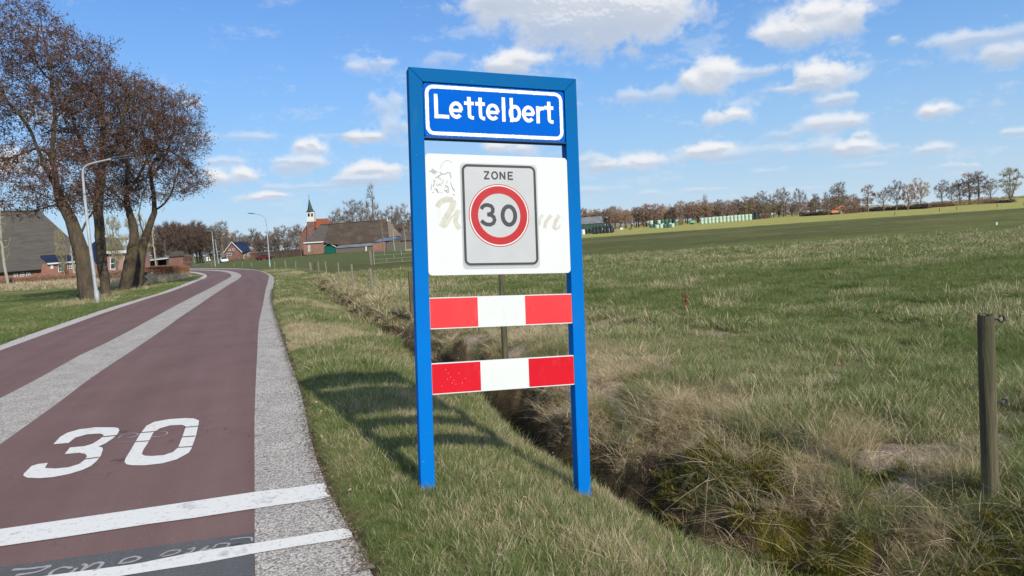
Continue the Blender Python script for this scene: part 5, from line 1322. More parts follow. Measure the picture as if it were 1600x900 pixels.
# ------------------------------------------------------------------ street lamps
var_mat('galvanised', (.33, .36, .38), (.42, .45, .47), 9, .6, .15, obj=True, stretch=(1, 1, .3), c3=(.30, .30, .27), s3=3)
principled('lamp_grey', (.06, .07, .08), .5, .3); principled('lamp_glass', (.5, .5, .48), .3)
def lamp(base_px, pole_px, arm_px, head_px, rad, label):
    g = G(*base_px); w = wdepth(g); t = thing('street_lamp', label, 'street lamp', g); g = np.array(g)
    pts = [np.array([0, 0, -.1])] + [W(*p, w) - g for p in pts_of(pole_px, base_px)]
    n = len(pts); mb = MB(); rr = np.linspace(rad, rad * .62, n); k = max(2, int(n * .28))
    mb.tube(pts, rr, 12, cap=True); mb.build('pole', 'galvanised', t, smooth=True)
    mb = MB(); a = smooth([W(*p, w) - g for p in arm_px], 5); mb.tube(a, np.linspace(rad * .6, rad * .42, len(a)), 10); mb.build('arm', 'galvanised', t, smooth=True)
    mb = MB(); h = [W(*p, w) - g for p in head_px]; a = h[0]; b = h[1]; d = (b - a) / np.linalg.norm(b - a); s = np.cross(d, [0, 0, 1]); s /= np.linalg.norm(s); L_ = np.linalg.norm(b - a); u_ = np.cross(s, d)
    prof = [(0, .05), (.15, .10), (.45, .145), (.8, .14), (1, .07)]
    vs = []
    for f, wd in prof:
        c = a + d * L_ * f
        for sx, sz in ((-1, -.25), (1, -.25), (1, .12), (.6, .42), (-.6, .42), (-1, .12)): vs.append(c + s * wd * sx + u_ * wd * sz * .9)
    fs = [tuple(range(6))[::-1], tuple(24 + k for k in range(6))] + [(i * 6 + k, i * 6 + (k + 1) % 6, (i + 1) * 6 + (k + 1) % 6, (i + 1) * 6 + k) for i in range(4) for k in range(6)]
    mb.add(vs, fs); hd = mb.build('lamp_head', 'lamp_grey', t)
    mb = MB(); c = a + d * L_ * .55 - u_ * .045; mb.prism([c + d * .2 + s * .08, c - d * .2 + s * .08, c - d * .2 - s * .08, c + d * .2 - s * .08], -u_ * .012); mb.build('lens', 'lamp_glass', hd)
    # base sleeve
    mb = MB(); mb.tube([(0, 0, -.1), (0, 0, .55 if rad > .05 else .4)], rad * 1.06, 12); mb.build('base_sleeve', 'galvanised', t, smooth=True)
    return t
def pts_of(a, base):
    return [base] + list(a)
lamp((153, 475), [(141, 385), (132, 305)], [(132, 305), (130.3, 285), (129.5, 268), (133, 260.5), (145, 255), (176, 248)], [(174, 248.4), (203, 243)], .085, 'tall galvanised street lamp with curved arm in front of the alder trunks')
lamp((422, 418), [(418.8, 380), (416.4, 352)], [(416.4, 352), (415.2, 343), (412.5, 338.5), (407, 336), (398, 334)], [(399, 334.2), (387, 333.2)], .075, 'street lamp with its arm to the left, standing in the verge beyond the bend')
lamp((336.5, 417), [(333.5, 385), (331.6, 368)], [(331.6, 368), (331, 362.5), (328, 361), (322, 360.5)], [(323, 360.6), (317, 361.5)], .075, 'small far street lamp before the white car by the dark clump')
g3 = lamp((342, 413), [(338.5, 392), (336.8, 379)], [(336.8, 379), (336.4, 376), (335, 375), (333, 374.6)], [(333.4, 374.7), (330, 374.9)], .08, 'farthest street lamp, just right of the small one')

# ------------------------------------------------------------------ buildings
def brick_mat(name, c1, c2):
    m, nt, b = principled(name, c1, .9, 0, .15); nb = NB(nt)
    br = nb.n('ShaderNodeTexBrick'); br.inputs['Scale'].default_value = 1.0; br.inputs['Brick Width'].default_value = .22; br.inputs['Row Height'].default_value = .07; br.inputs['Mortar Size'].default_value = .008
    br.inputs['Color1'].default_value = (*c1, 1); br.inputs['Color2'].default_value = (*c2, 1); br.inputs['Mortar'].default_value = (.30, .27, .24, 1)
    mp = nb.n('ShaderNodeMapping'); mp.inputs['Rotation'].default_value = (radians(90), 0, 0); nt.links.new(nb.pos(), mp.inputs[0]); nt.links.new(mp.outputs[0], br.inputs['Vector'])
    c = nb.mix(1.0, br.outputs[0], nb.mix(nb.ramp(nb.noise(.8, 5, .7), .3, .7), (.78, .76, .76), (1.18, 1.15, 1.12)), 'MULTIPLY')
    nt.links.new(c, b.inputs['Base Color'])
brick_mat('red_brick', (.26, .082, .05), (.31, .105, .065)); brick_mat('dark_brick', (.135, .043, .034), (.175, .055, .042)); brick_mat('mauve_brick', (.34, .17, .15), (.40, .21, .18)); brick_mat('brown_brick', (.22, .09, .06), (.27, .11, .075))
def roof_mat(name, c1, c2, s=(.3, .3, 3), sc_=2.5, c3=None):
    m, nt, b = principled(name, c1, .9, 0, .15); nb = NB(nt)
    c = nb.mix(nb.ramp(nb.noise(sc_, 6, .7, stretch=s), .32, .68), c1, c2)
    c = nb.mix(nb.ramp(nb.noise(.35, 5, .65), .48, .66), c, c3 or tuple(x * .8 for x in c1))
    sp = nb.ramp(nb.noise(5, 2, .5, stretch=(1, 1, 1)), .74, .77); c = nb.mix(nb.math('MULTIPLY', sp, .6), c, (.45, .45, .42))
    nt.links.new(c, b.inputs['Base Color']); nt.links.new(nb.bump(nb.noise(sc_ * 2, 4, .7, stretch=s), .5, .08), b.inputs['Normal'])
roof_mat('weathered_roof', (.072, .062, .055), (.12, .106, .094), (.12, .12, 1.0), 3, (.095, .09, .068)); roof_mat('thatch', (.058, .042, .034), (.095, .072, .058), (.4, .4, .4), 1.2, (.10, .085, .062)); roof_mat('pale_thatch', (.20, .165, .13), (.15, .12, .09), (.4, .4, .4), 1.5)
roof_mat('blue_tile', (.014, .022, .055), (.022, .035, .085), (2, 2, 2), 2); roof_mat('orange_tile', (.30, .085, .035), (.22, .075, .045), (1, 1, 1), 1.5); roof_mat('grey_sheet', (.17, .18, .19), (.24, .25, .26), (1, 1, 1), 1); roof_mat('slate_green', (.045, .075, .065), (.07, .10, .09), (1, 1, 3), 1)
roof_mat('blue_sheet', (.10, .16, .26), (.16, .22, .32), (1, 1, 1), 1)
for n_, c_ in (('white_trim', (.62, .62, .60)), ('pane_dark', (.03, .04, .05)), ('green_board', (.006, .10, .075)), ('navy_board', (.015, .035, .10)), ('wood_grey', (.13, .115, .095)), ('barn_green', (.035, .075, .055)), ('door_white', (.7, .7, .66)), ('black_void', (.012, .012, .012)), ('pink_cloth', (.6, .3, .3))):
    principled(n_, c_, .35 if n_ == 'pane_dark' else .75, 0, .5 if n_ == 'pane_dark' else .2)
class Bld:
    """a building whose front stands at depth w, drawn from what the photograph shows of it"""
    def __init__(s, name, label, cat, base_px, w=None):
        s.g = np.array(G(*base_px)) if w is None else np.array(W(*base_px, w)); s.w = wdepth(s.g); s.t = thing(name, label, cat, s.g)
        s.fw = np.array([_f[0], _f[1], 0]); s.fw /= np.linalg.norm(s.fw)
    def p(s, x, y, dy=0): return W(x, y, s.w + dy) - s.g
    def wall(s, px, depth, mat, name='wall', dy=0):
        mb = MB(); mb.prism([s.p(x, y, dy) for x, y in px], s.fw * depth); return mb.build(name, mat, s.t)
    def slab(s, pts, mat, name='roof', th=.25, parent=None):
        """roof plane through (x, y, dy) corners, given a thickness"""
        P_ = [s.p(*p) for p in pts]; n = np.cross(P_[1] - P_[0], P_[2] - P_[0]); n /= np.linalg.norm(n) + 1e-9
        if n[2] < 0: n = -n
        mb = MB(); mb.prism(P_, -n * th); return mb.build(name, mat, parent or s.t)
    def window(s, x0, y0, x1, y1, dy=0, mull=(1, 1), sl=-.0736, name='window', frame='white_trim', bar=.5):
        """frame, glass and bars; x0,y0 top left, x1,y1 bottom right; sl = slope of level lines"""
        k = (s.w + dy) / FPX
        def q(u, v, o): return s.p(x0 + (x1 - x0) * u, y0 + (y1 - y0) * v + (x1 - x0) * u * sl, dy - o)
        mb = MB(); fx = bar / max(x1 - x0, .1); fy = bar / max(y1 - y0, .1); o = .08
        def bar_(u0, u1, v0, v1, oo=.08): mb.prism([q(u0, v0, oo), q(u1, v0, oo), q(u1, v1, oo), q(u0, v1, oo)], s.fw * (oo - .005))
        bar_(0, 1, 0, fy); bar_(0, 1, 1 - fy, 1); bar_(0, fx, fy, 1 - fy); bar_(1 - fx, 1, fy, 1 - fy)
        fr = mb.build(name, frame, s.t)
        mb = MB()
        for i in range(1, mull[0]): u = i / mull[0]; bar_(u - fx * .4, u + fx * .4, fy, 1 - fy, .06)
        for j in range(1, mull[1]): v = j / mull[1]; bar_(fx, 1 - fx, v - fy * .4, v + fy * .4, .064)
        if mb.v: mb.build('glazing_bars', frame, fr)
        mb = MB(); mb.prism([q(fx, fy, .03), q(1 - fx, fy, .03), q(1 - fx, 1 - fy, .03), q(fx, 1 - fy, .03)], s.fw * .02); mb.build('pane', 'pane_dark', fr)
        return fr
def hz(x, x0, y0, sl=-.0736): return y0 + (x - x0) * sl

# farm on the left: big weathered roof over a low brick wall
B = Bld('farmhouse', 'large farmhouse at the left edge with huge weathered grey roof and low red brick wall', 'farmhouse', (30, 441))
B.wall([(-95, 452), (82, 438), (82, 421.5), (-95, 433.5)], 14, 'red_brick')
B.slab([(-100, 434, -.5), (83.5, 419.5, -.5), (62, 398, 2.6), (-105, 409.5, 2.6)], 'weathered_roof', 'lower_roof')
B.slab([(-105, 409.5, 2.6), (134, 395, 2.6), (62.5, 329.5, 9.5), (-70, 331.5, 9.5)], 'weathered_roof', 'roof')
B.slab([(128, 395, 2.6), (62.5, 329.5, 9.5), (62.5, 329.5, 9.6), (128, 402, 15)], 'weathered_roof', 'roof_hip')
B.wall([(62.5, 409), (62.5, 402), (70, 402), (78, 412)], 11, 'red_brick', 'inner_wall', 3.0)
mb = MB(); mb.tube([B.p(-70, 331.3, 9.4), B.p(62.5, 329.3, 9.4)], .18, 6); mb.build('ridge', 'weathered_roof', B.t)
mb = MB(); mb.prism([B.p(-100, 435, -.6), B.p(83.5, 420.7, -.6), B.p(83.5, 419.2, -.6), B.p(-100, 433.3, -.6)], B.fw * .1); mb.build('fascia', 'black_void', B.t)
for x in (21.5, 31.5, 41): B.window(x, hz(x, 21.5, 427), x + 6.2, hz(x, 21.5, 427) + 6.2, 0, (2, 2), bar=.8)
for x in (-40, -25): B.window(x, hz(x, 21.5, 427), x + 6.2, hz(x, 21.5, 427) + 6.2, 0, (2, 2), bar=.8)
B2 = Bld('farm_annex', 'low annex with dark blue roof and white framed glass doors, beside the big farmhouse roof', 'house', (100, 437))
B2.wall([(62, 440.5), (128, 436), (128, 409), (66, 412.5)], 4.5, 'red_brick', 'wall', 1.5)
B2.slab([(74, 411.0, 1.2), (128, 407, 1.2), (126, 396.5, 4.6), (62, 400.5, 4.6)], 'blue_tile', 'roof', .15)
mb = MB(); mb.prism([B2.p(73, 411.2, 1.1), B2.p(128, 407.2, 1.1), B2.p(128, 409.4, 1.1), B2.p(75, 413.4, 1.1)], B2.fw * .2); mb.build('fascia', 'white_trim', B2.t)
B2.window(91, 413, 99.5, 425.5, 1.5, (2, 2), bar=1.0); B2.window(105.5, 411.8, 112.5, 420.5, 1.5, (2, 2), bar=.9); B2.window(117, 411, 127.5, 426.5, 1.5, (2, 3), name='glass_door', bar=1.4)
mb = MB(); mb.prism([B2.p(79, 413.6, 1.4), B2.p(83, 413.3, 1.4), B2.p(83, 420, 1.4), B2.p(79, 420.4, 1.4)], B2.fw * .09); mb.build('white_panel', 'white_trim', B2.t)
# second house, behind the trunks
B = Bld('cottage', 'mauve brick cottage with dark roof and white eaves, seen between the alder trunks', 'house', (180, 431))
B.wall([(152, 434), (196, 430), (195, 395.5), (166, 397)], 7, 'mauve_brick', 'wall', 1)
B.wall([(128, 437), (152, 434), (151, 414), (146, 409), (128, 420)], 3, 'red_brick', 'side_wall', .5)
B.slab([(140, 420, .5), (167, 396, .5), (160, 368, 4.5), (134, 388, 4.5)], 'blue_tile', 'roof', .2)
B.slab([(166, 393, .6), (196, 391.5, .6), (186, 372, 4.5), (158, 370, 4.5)], 'weathered_roof', 'roof', .2)
mb = MB(); mb.prism([B.p(166, 392.6, .4), B.p(197, 391.2, .4), B.p(197, 394.6, .4), B.p(166, 396.4, .4)], B.fw * .3); mb.build('eaves_board', 'white_trim', B.t)
B.window(171.8, 402.5, 180.8, 421.5, 1, (1, 2), bar=1.3); B.window(193, 404, 196, 407, 1, bar=.6)
# carport / low roof beyond the hedge
B = Bld('carport', 'low open carport with thin white roof edge beyond the clipped hedge', 'carport', (250, 424))
B.slab([(229, 406.5, 0), (262, 402.6, 0), (262, 401.2, 4), (231, 404.4, 4)], 'grey_sheet', 'roof', .12)
mb = MB(); mb.prism([B.p(229, 406.7, -.1), B.p(262, 402.8, -.1), B.p(262, 404, -.1), B.p(229, 408, -.1)], B.fw * .1); mb.build('roof_edge', 'white_trim', B.t)
for x in (231, 246, 261): 
    mb = MB(); mb.tube([B.p(x, hz(x, 231, 406.5, -.12), .3), B.p(x, 424, .3)], .07, 6); mb.build('support', 'wood_grey', B.t)
B.wall([(231, 423.5), (244, 422), (244, 407), (231, 408.5)], .3, 'barn_green', 'back_wall', 3.5)
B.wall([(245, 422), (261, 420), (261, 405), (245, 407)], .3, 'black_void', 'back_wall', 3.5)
B = Bld('shed', 'windowless brown shed among the dark trunks beyond the hedge', 'shed', (275, 418))
B.wall([(264, 419), (286, 417.5), (286, 399), (264, 401)], 4, 'dark_brick'); B.slab([(263, 401.4, -.3), (287, 399.2, -.3), (286, 392, 2), (265, 394, 2)], 'thatch', 'roof', .15)
# blue roofed house
B = Bld('house', 'brick house with steep dark blue roof and white verge boards beyond the bend', 'house', (370, 406.2))
B.wall([(350.5, 407), (378, 405), (378, 392.8), (362, 379), (350.5, 393)], 9, 'dark_brick')
B.wall([(378.05, 405), (391, 403.5), (391, 391.5), (378.05, 392.8)], 6.5, 'red_brick', 'side_wall', 1.2)
B.slab([(378, 394, -.4), (391.6, 392.3, 1.2), (382.6, 377.6, 9), (361.9, 377.6, -.4)], 'blue_tile', 'roof', .3)
B.slab([(349.5, 394.5, -.4), (361.9, 377.6, -.4), (382.6, 377.6, 9), (370, 393, 9)], 'blue_tile', 'roof', .3)
for a, b in (((378.4, 394.6), (361.8, 378.2)), ((349.2, 395), (361.8, 378.2))):
    mb = MB(); mb.tube([B.p(*a, -.55), B.p(*b, -.55)], .16, 4); mb.build('verge_board', 'white_trim', B.t)
B.window(357.5, 389, 360.5, 392, 0, bar=.5); B.window(362.5, 388.6, 366, 391.8, 0, bar=.5)
B.window(354.5, 396, 361.5, 400, 0, (2, 1), bar=.5); B.window(379.3, 395, 382, 404, 1.2, name='door', bar=.9); B.window(384, 394.6, 387, 399, 1.2, bar=.5); B.window(388.3, 394.4, 390.5, 399, 1.2, bar=.4)
# church
B = Bld('church', 'small village church with white belfry and pointed green spire', 'church', (485, 397), None)
k = 0
B.wall([(468.5, 400), (497, 398), (497, 372), (479, 352), (468.5, 367)], 1.2, 'dark_brick', 'gable', .6)
B.wall([(479.2, 398), (490.8, 397), (491.2, 346), (479.4, 346.5)], 2.9, 'dark_brick', 'tower', -.5)
bf = B.wall([(479.6, 346.6), (490.8, 346), (490.3, 331), (479.7, 331.5)], 2.8, 'white_trim', 'belfry', -.45)
mb = MB()
for x0, x1 in ((480.9, 483.9), (486.2, 488.8)):
    q0 = [(x0, 338.3), (x1, 338.1)] + [(x0 + (x1 - x0) * (.5 + .5 * cos(t)), 334.3 - 1.4 * sin(t)) for t in np.linspace(0, pi, 6)]
    mb.prism([B.p(x, y, -.58) for x, y in q0], B.fw * .12)
mb.build('bell_opening', 'black_void', bf)
# spire: octagonal, flared at the foot
c0 = (B.p(485, 331, -.45) + B.p(485, 331, 2.35)) / 2; tip = (B.p(482.6, 309.5, .95)); up = tip - c0; up_h = up
mb = MB(); vs = []; n = 8; rads = [(0, 1.95), (.06, 1.45), (.2, 1.05), (.6, .5), (1, .03)]
for f, r_ in rads:
    for j in range(n): a = 2 * pi * (j + .5) / n; vs.append(c0 + np.array([0, 0, up[2] * f]) + np.array([up[0], up[1], 0]) * f * .6 + r_ * np.array([cos(a), sin(a), 0]))
mb.add(vs, [tuple(range(n))[::-1]] + [(i * n + j, i * n + (j + 1) % n, (i + 1) * n + (j + 1) % n, (i + 1) * n + j) for i in range(4) for j in range(n)]); sp = mb.build('spire', 'slate_green', B.t)
t0 = c0 + np.array([up[0] * .6, up[1] * .6, up[2]])
mb = MB(); mb.tube([t0, t0 + np.array([0, 0, 1.2])], .06, 5); mb.tube([t0 + np.array([-.3, 0, .8]), t0 + np.array([.3, 0, .8])], .05, 4); mb.build('finial', 'black_void', sp)
B.slab([(491.4, 342, 3), (511.5, 341.2, 8), (519, 352, 1), (493, 356, 0)], 'orange_tile', 'nave_roof', .3)
B.wall([(493, 398), (519, 396), (518.5, 353), (493, 356.5)], 6, 'dark_brick', 'nave_wall', 1.0)
B.slab([(468, 368.5, .4), (479.4, 352, .4), (485, 350, 8), (472, 366, 8)], 'orange_tile', 'nave_roof', .3)
# thatched farm in front of it
B = Bld('thatched_farm', 'very long farm with brown thatched roof and brick front beside the church', 'farmhouse', (500, 397.5)); B.t.location = tuple(B.g)
B.wall([(474.6, 398), (506, 396), (505.5, 377), (474.4, 379.5)], 8, 'brown_brick', 'wall', 0)
B.wall([(506, 396), (620, 389), (620, 370), (506, 377)], 9, 'wood_grey', 'long_wall', 3.2)
B.slab([(476.5, 378.6, -.4), (506.5, 377.6, -.4), (513, 350.8, 7), (499.5, 351.5, 7)], 'weathered_roof', 'hip_roof', .3)
B.slab([(506.5, 377.6, -.4), (536, 381.5, 1.2), (586, 377.2, 1.2), (607.8, 371, 1.2), (605, 343.5, 8), (513, 350.8, 7)], 'thatch', 'thatched_roof', .5)
B.slab([(607.8, 371, 1.2), (626.5, 367.6, 6), (605, 343.5, 8)], 'pale_thatch', 'thatched_hip', .4)
mb = MB(); mb.tube([B.p(500, 350.9, 7), B.p(513, 350.3, 7), B.p(605, 343.2, 8)], .22, 6); mb.build('ridge', 'thatch', B.t)
mb = MB(); mb.prism([B.p(474.2, 378.8, -.5), B.p(505.5, 377.0, -.5), B.p(505.5, 378.7, -.5), B.p(474.2, 380.6, -.5)], B.fw * .2); mb.build('fascia', 'white_trim', B.t)
mb = MB(); mb.prism([B.p(604.2, 346, 7.6), B.p(606.8, 345.6, 7.6), B.p(604.8, 339.5, 7.6)], B.fw * .2); mb.build('owl_board', 'white_trim', B.t)
B.window(481.3, 383.6, 484.6, 393, 0, name='door', bar=1.1)
B = Bld('shed', 'small navy blue shed with window between the farm front and the green shed', 'shed', (496, 396.8))
B.wall([(486, 397), (504, 396), (504, 386.2), (486, 387.5)], 3, 'navy_board'); B.slab([(485.5, 387.9, -.2), (504.5, 386.4, -.2), (507, 379.6, 2.4), (494, 380.4, 2.4)], 'blue_tile', 'roof', .12); B.window(496.6, 385.6, 502.2, 391.6, 0, (2, 1), bar=.6)
B = Bld('shed', 'green gabled shed with white barge boards in front of the farm', 'shed', (513, 396.5))
B.wall([(503.4, 396.6), (523.8, 395.2), (523.8, 385.3), (512.6, 380.3), (503.6, 386)], 3.4, 'green_board')
B.slab([(502.4, 387.0, -.35), (512.6, 379.8, -.35), (516, 380, 3.4), (506, 387, 3.4)], 'weathered_roof', 'roof', .1); B.slab([(512.6, 379.8, -.35), (525, 385.2, -.35), (528, 385, 3.4), (516, 380, 3.4)], 'weathered_roof', 'roof', .1)
for a, b in (((502.4, 387.4), (512.6, 380.0)), ((512.6, 380.0), (525, 385.8))):
    mb = MB(); mb.tube([B.p(*a, -.5), B.p(*b, -.5)], .15, 4); mb.build('barge_board', 'white_trim', B.t)
B = Bld('barn', 'long low grey board barn between the green shed and the brick shed', 'barn', (550, 394))
for i in range(20):
    x0 = 525 + i * 2.9; x1 = x0 + 2.75; dd = rng.uniform(0, .06); yb = hz(x0, 525, 395.6, -.062)
    mb = MB(); mb.prism([B.p(x0, yb, dd), B.p(x1, yb - .17, dd), B.p(x1, yb - .17 - 8.2, dd), B.p(x0, yb - 8.2, dd)], B.fw * .12); mb.build('plank', 'wood_grey', B.t)
B.wall([(525, 395.4), (583, 391.8), (583, 384.6), (525, 388)], 4, 'wood_grey', 'wall', .25)
B.slab([(524, 387.4, -.3), (584, 383.4, -.3), (582, 379.6, 3), (528, 384, 3)], 'grey_sheet', 'roof', .12)
mb = MB(); mb.prism([B.p(571, 392.4, -.2), B.p(573, 392.3, -.2), B.p(573, 385, -.2), B.p(571, 385.2, -.2)], B.fw * .2); mb.build('door_post', 'white_trim', B.t)
B = Bld('shed', 'brick ended shed with blue sheet roof left of the sign post', 'shed', (595, 392.2))
B.wall([(582.8, 392.6), (602.5, 391.2), (602.5, 376.5), (582.8, 378.4)], 5, 'brown_brick'); 
for i in range(13):
    x0 = 604 + i * 3.1; dd = rng.uniform(0, .05); yb = hz(x0, 604, 391, -.045)
    mb = MB(); mb.prism([B.p(x0, yb, dd + .2), B.p(x0 + 2.95, yb - .1, dd + .2), B.p(x0 + 2.95, yb - 13.9, dd + .2), B.p(x0, yb - 13.8, dd + .2)], B.fw * .12); mb.build('plank', 'wood_grey', B.t)
B.wall([(602.6, 391), (645, 389.2), (645, 376), (602.6, 377.6)], 4.5, 'wood_grey', 'long_wall', .5)
B.slab([(582, 378.8, -.3), (604, 376.5, -.3), (626, 374.2, -.3), (624.5, 370.6, 4), (598, 371.8, 4)], 'blue_sheet', 'roof', .12); B.slab([(626, 375.5, -.2), (647, 374.2, -.2), (645, 362, 5), (628, 363, 5)], 'weathered_roof', 'roof', .15)
# hall beyond the field: dark green barn
B = Bld('barn', 'dark green barn with pale grey roof across the field, right of the sign', 'barn', (925, 362.5))
B.wall([(895, 366), (942, 362), (942, 347.4), (895, 351.2)], 12, 'barn_green'); B.slab([(893, 351.4, -.4), (943.4, 347.6, -.4), (940, 337.6, 8), (893, 341.4, 8)], 'grey_sheet', 'roof', .25)
B.wall([(942.0, 362), (944.2, 360.8), (942.5, 338), (942.1, 347)], .5, 'barn_green', 'end_wall', .2)
# ------------------------------------------------------------------ hedges
var_mat('beech_leaf', (.36, .17, .09), (.24, .11, .065), 9, .8); var_mat('beech_leaf_dull', (.26, .15, .10), (.32, .19, .12), 6, .85)
def hedge(name, label, px_line, hpx, depth, n, mat, seed, lsz=.06, rough_top=.05, green=0):
    q = np.random.default_rng(seed); P_ = [G(*p) for p in px_line]; t = thing(name, label, 'hedge', P_[0]); g = P_[0]
    L_ = np.array([p - g for p in P_]); s = np.concatenate([[0], np.cumsum(np.linalg.norm(np.diff(L_, axis=0), axis=1))])
    H_ = [hh * wdepth(p) / FPX for hh, p in zip(hpx, P_)]
    u = q.random(n) * s[-1]; c = np.column_stack([np.interp(u, s, L_[:, i]) for i in range(3)]); hh = np.interp(u, s, H_)
    d = L_[-1] - L_[0]; d /= np.linalg.norm(d); nr = np.array([-d[1], d[0], 0])
    # leaves crowd the faces
    a = q.random(n) ; b = q.random(n)
    face = q.random(n)
    off = np.where(face < .45, -depth / 2 + np.abs(q.normal(0, .07, n)), np.where(face < .9, depth / 2 - np.abs(q.normal(0, .07, n)), (a - .5) * depth)); zz = np.where((face > .7), hh * (1 - np.abs(q.normal(0, .04, n))), b * hh)
    off = np.where(face > .7, (a - .5) * depth, off)
    P3 = c + nr * off[:, None]; P3[:, 2] += zz + q.normal(0, rough_top, n)
    V, F = diamonds(P3, q, lsz); np_mesh('leaves', V, F, mat, t)
    mb = MB()
    for k in range(int(s[-1] * 3)):
        uu = q.random() * s[-1]; c = np.array([np.interp(uu, s, L_[:, i]) for i in range(3)]) + nr * q.uniform(-.4, .4) * depth; h2 = np.interp(uu, s, H_) * q.uniform(.7, .98)
        mb.tube([c, c + np.array([q.normal(0, .1), q.normal(0, .1), h2 * .6]), c + np.array([q.normal(0, .2), q.normal(0, .2), h2])], [.02, .014, .008], 3)
    mb.build('stems', 'far_bark', t); return t
hedge('beech_hedge', 'clipped copper coloured beech hedge at the inside of the bend', [(232, 440), (262, 437.8), (288, 433)], [22, 20.5, 16.5], 1.1, 15000, 'beech_leaf', 401, .055, .02)
hedge('beech_hedge', 'rear run of the clipped copper hedge, behind the front one', [(238, 425), (288, 421.5)], [9, 8.5], 1.0, 7000, 'beech_leaf', 402, .055, .02)
hedge('beech_hedge', 'long loose brown hedge in front of the low brick wall of the farmhouse', [(-70, 456), (0, 450), (82, 444), (135, 440)], [12, 11.5, 12, 10], 1.4, 17000, 'beech_leaf_dull', 403, .06, .12)
hedge('beech_hedge', 'brown hedge between the alder trunks before the cottage', [(128, 441), (180, 437), (232, 433)], [11, 12, 11], 1.3, 11000, 'beech_leaf_dull', 404, .06, .08)
hedge('beech_hedge', 'dark red low hedge running from the blue roofed house to the church', [(392, 406.5), (430, 403.5), (476, 399)], [10, 10, 9], 1.5, 9000, 'twig_dark', 405, .10, .08)
# stacked blocks of stone beside the right hand alder
t = thing('stump', 'dark stump stacked with firewood at the foot of the right hand alder', 'tree stump', G(222.5, 446))
for i, (dx, dz, r_) in enumerate(((0, .12, .13), (.25, .1, .12), (.1, .34, .14), (-.05, .58, .13), (.16, .78, .11), (.02, 1.0, .11))):
    mb = MB(); mb.tube([(dx, -.2, dz), (dx + .03, .25, dz + .02)], r_, 8); mb.build('log', 'alder_bark', t)

# ------------------------------------------------------------------ vehicles
principled('car_white', (.72, .73, .74), .3, 0, .5); principled('car_red', (.12, .015, .02), .35, 0, .5); principled('car_glass', (.02, .025, .03), .15, 0, .6); principled('tyre', (.02, .02, .02), .9); principled('digger_orange', (.62, .20, .08), .5); principled('digger_dark', (.03, .03, .03), .8)
principled('light_lens', (.75, .7, .6), .2)
def car(label, px_, rz, paint, kind, name, cat):
    g = G(*px_); t = thing(name, label, cat, g, rz)
    if kind == 'van': prof = [(-2.2, .35), (-2.25, 1.0), (-2.15, 1.9), (-1.6, 2.0), (1.0, 2.0), (1.6, 1.35), (2.2, 1.1), (2.3, .5), (2.25, .35)]; roofy = 1.9; glass = [(1.02, 1.92), (1.55, 1.38), (.4, 1.38), (.4, 1.92)]
    else: prof = [(-2.0, .35), (-2.05, .9), (-1.85, 1.0), (-1.4, 1.42), (.2, 1.48), (1.0, 1.0), (1.9, .85), (2.05, .6), (2.0, .35)]; glass = [(-1.2, 1.36), (.15, 1.41), (.8, 1.0), (-1.5, 1.0)]
    mb = MB(); vs = []
    for sy, sc_ in ((-.86, 1), (.86, 1)):
        for x, z in prof: vs.append((x, sy * (.86 if z > 1.05 else 1.0), z))
    n = len(prof); mb.add(vs, [tuple(range(n)), tuple(range(n, 2 * n))[::-1]] + [(i, n + i, n + (i + 1) % n, (i + 1) % n) for i in range(n)])
    bd = mb.build('body', paint, t)
    mb = MB()
    for sy in (-1, 1): mb.prism([(x, sy * .80, z) for x, z in glass], (0, sy * .03, 0))
    i = [k for k, (x, z) in enumerate(prof) if z > 1.3]; a = prof[i[-1]]; b_ = prof[i[-1] + 1]
    mb.prism([(a[0] + .03, -.66, a[1] - .02), (a[0] + .03, .66, a[1] - .02), (b_[0] + .02, .74, b_[1] + .02), (b_[0] + .02, -.74, b_[1] + .02)], (.03, 0, .03)); mb.build('windows', 'car_glass', t)
    for sx in (-1.25, 1.3):
        for sy in (-.8, .8):
            mb = MB(); mb.tube([(sx, sy - .1, .33), (sx, sy + .1, .33)], .33, 14); mb.build('wheel', 'tyre', t)
    for sy in (-.6, .6):
        mb = MB(); mb.box(prof[-3][0] - .02, prof[-2][0] + .02, sy - .16, sy + .16, .62, .76); mb.build('headlight', 'light_lens', t)
    return t
car('small white van parked at the end of the tree clump', (324.5, 409.3), radians(-60), 'car_white', 'van', 'parked_van', 'van')
car('white car parked before the blue roofed house', (350.5, 410.5), radians(-62), 'car_white', 'car', 'parked_car', 'car')
car('dark red car half hidden beside the low hedge', (413, 406.2), radians(170), 'car_red', 'car', 'parked_car', 'car')
# digger
g = G(1305, 335.2); dg = thing('digger', 'orange digger with raised arm working at the far edge of the field', 'excavator', g); k = wdepth(g) / FPX
mb = MB(); mb.box(-2.0, 2.0, -1.3, -.7, 0, .9); mb.build('track', 'digger_dark', dg); mb = MB(); mb.box(-2.0, 2.0, .7, 1.3, 0, .9); mb.build('track', 'digger_dark', dg)
mb = MB(); mb.prism([(-2.2, -1.2, .95), (1.0, -1.2, .95), (1.0, -1.2, 1.9), (-.2, -1.2, 2.1), (-2.2, -1.2, 2.0)], (0, 2.4, 0)); mb.build('body', 'digger_orange', dg)
mb = MB(); mb.prism([(-.2, -1.25, 1.9), (1.1, -1.25, 1.9), (.95, -1.25, 3.0), (-.1, -1.25, 3.05)], (0, 1.1, 0)); mb.build('cab', 'digger_orange', dg)
mb = MB(); mb.prism([(-.05, -1.29, 2.1), (.95, -1.29, 2.1), (.85, -1.29, 2.85), (0, -1.29, 2.85)], (0, .03, 0)); mb.build('window', 'car_glass', dg)
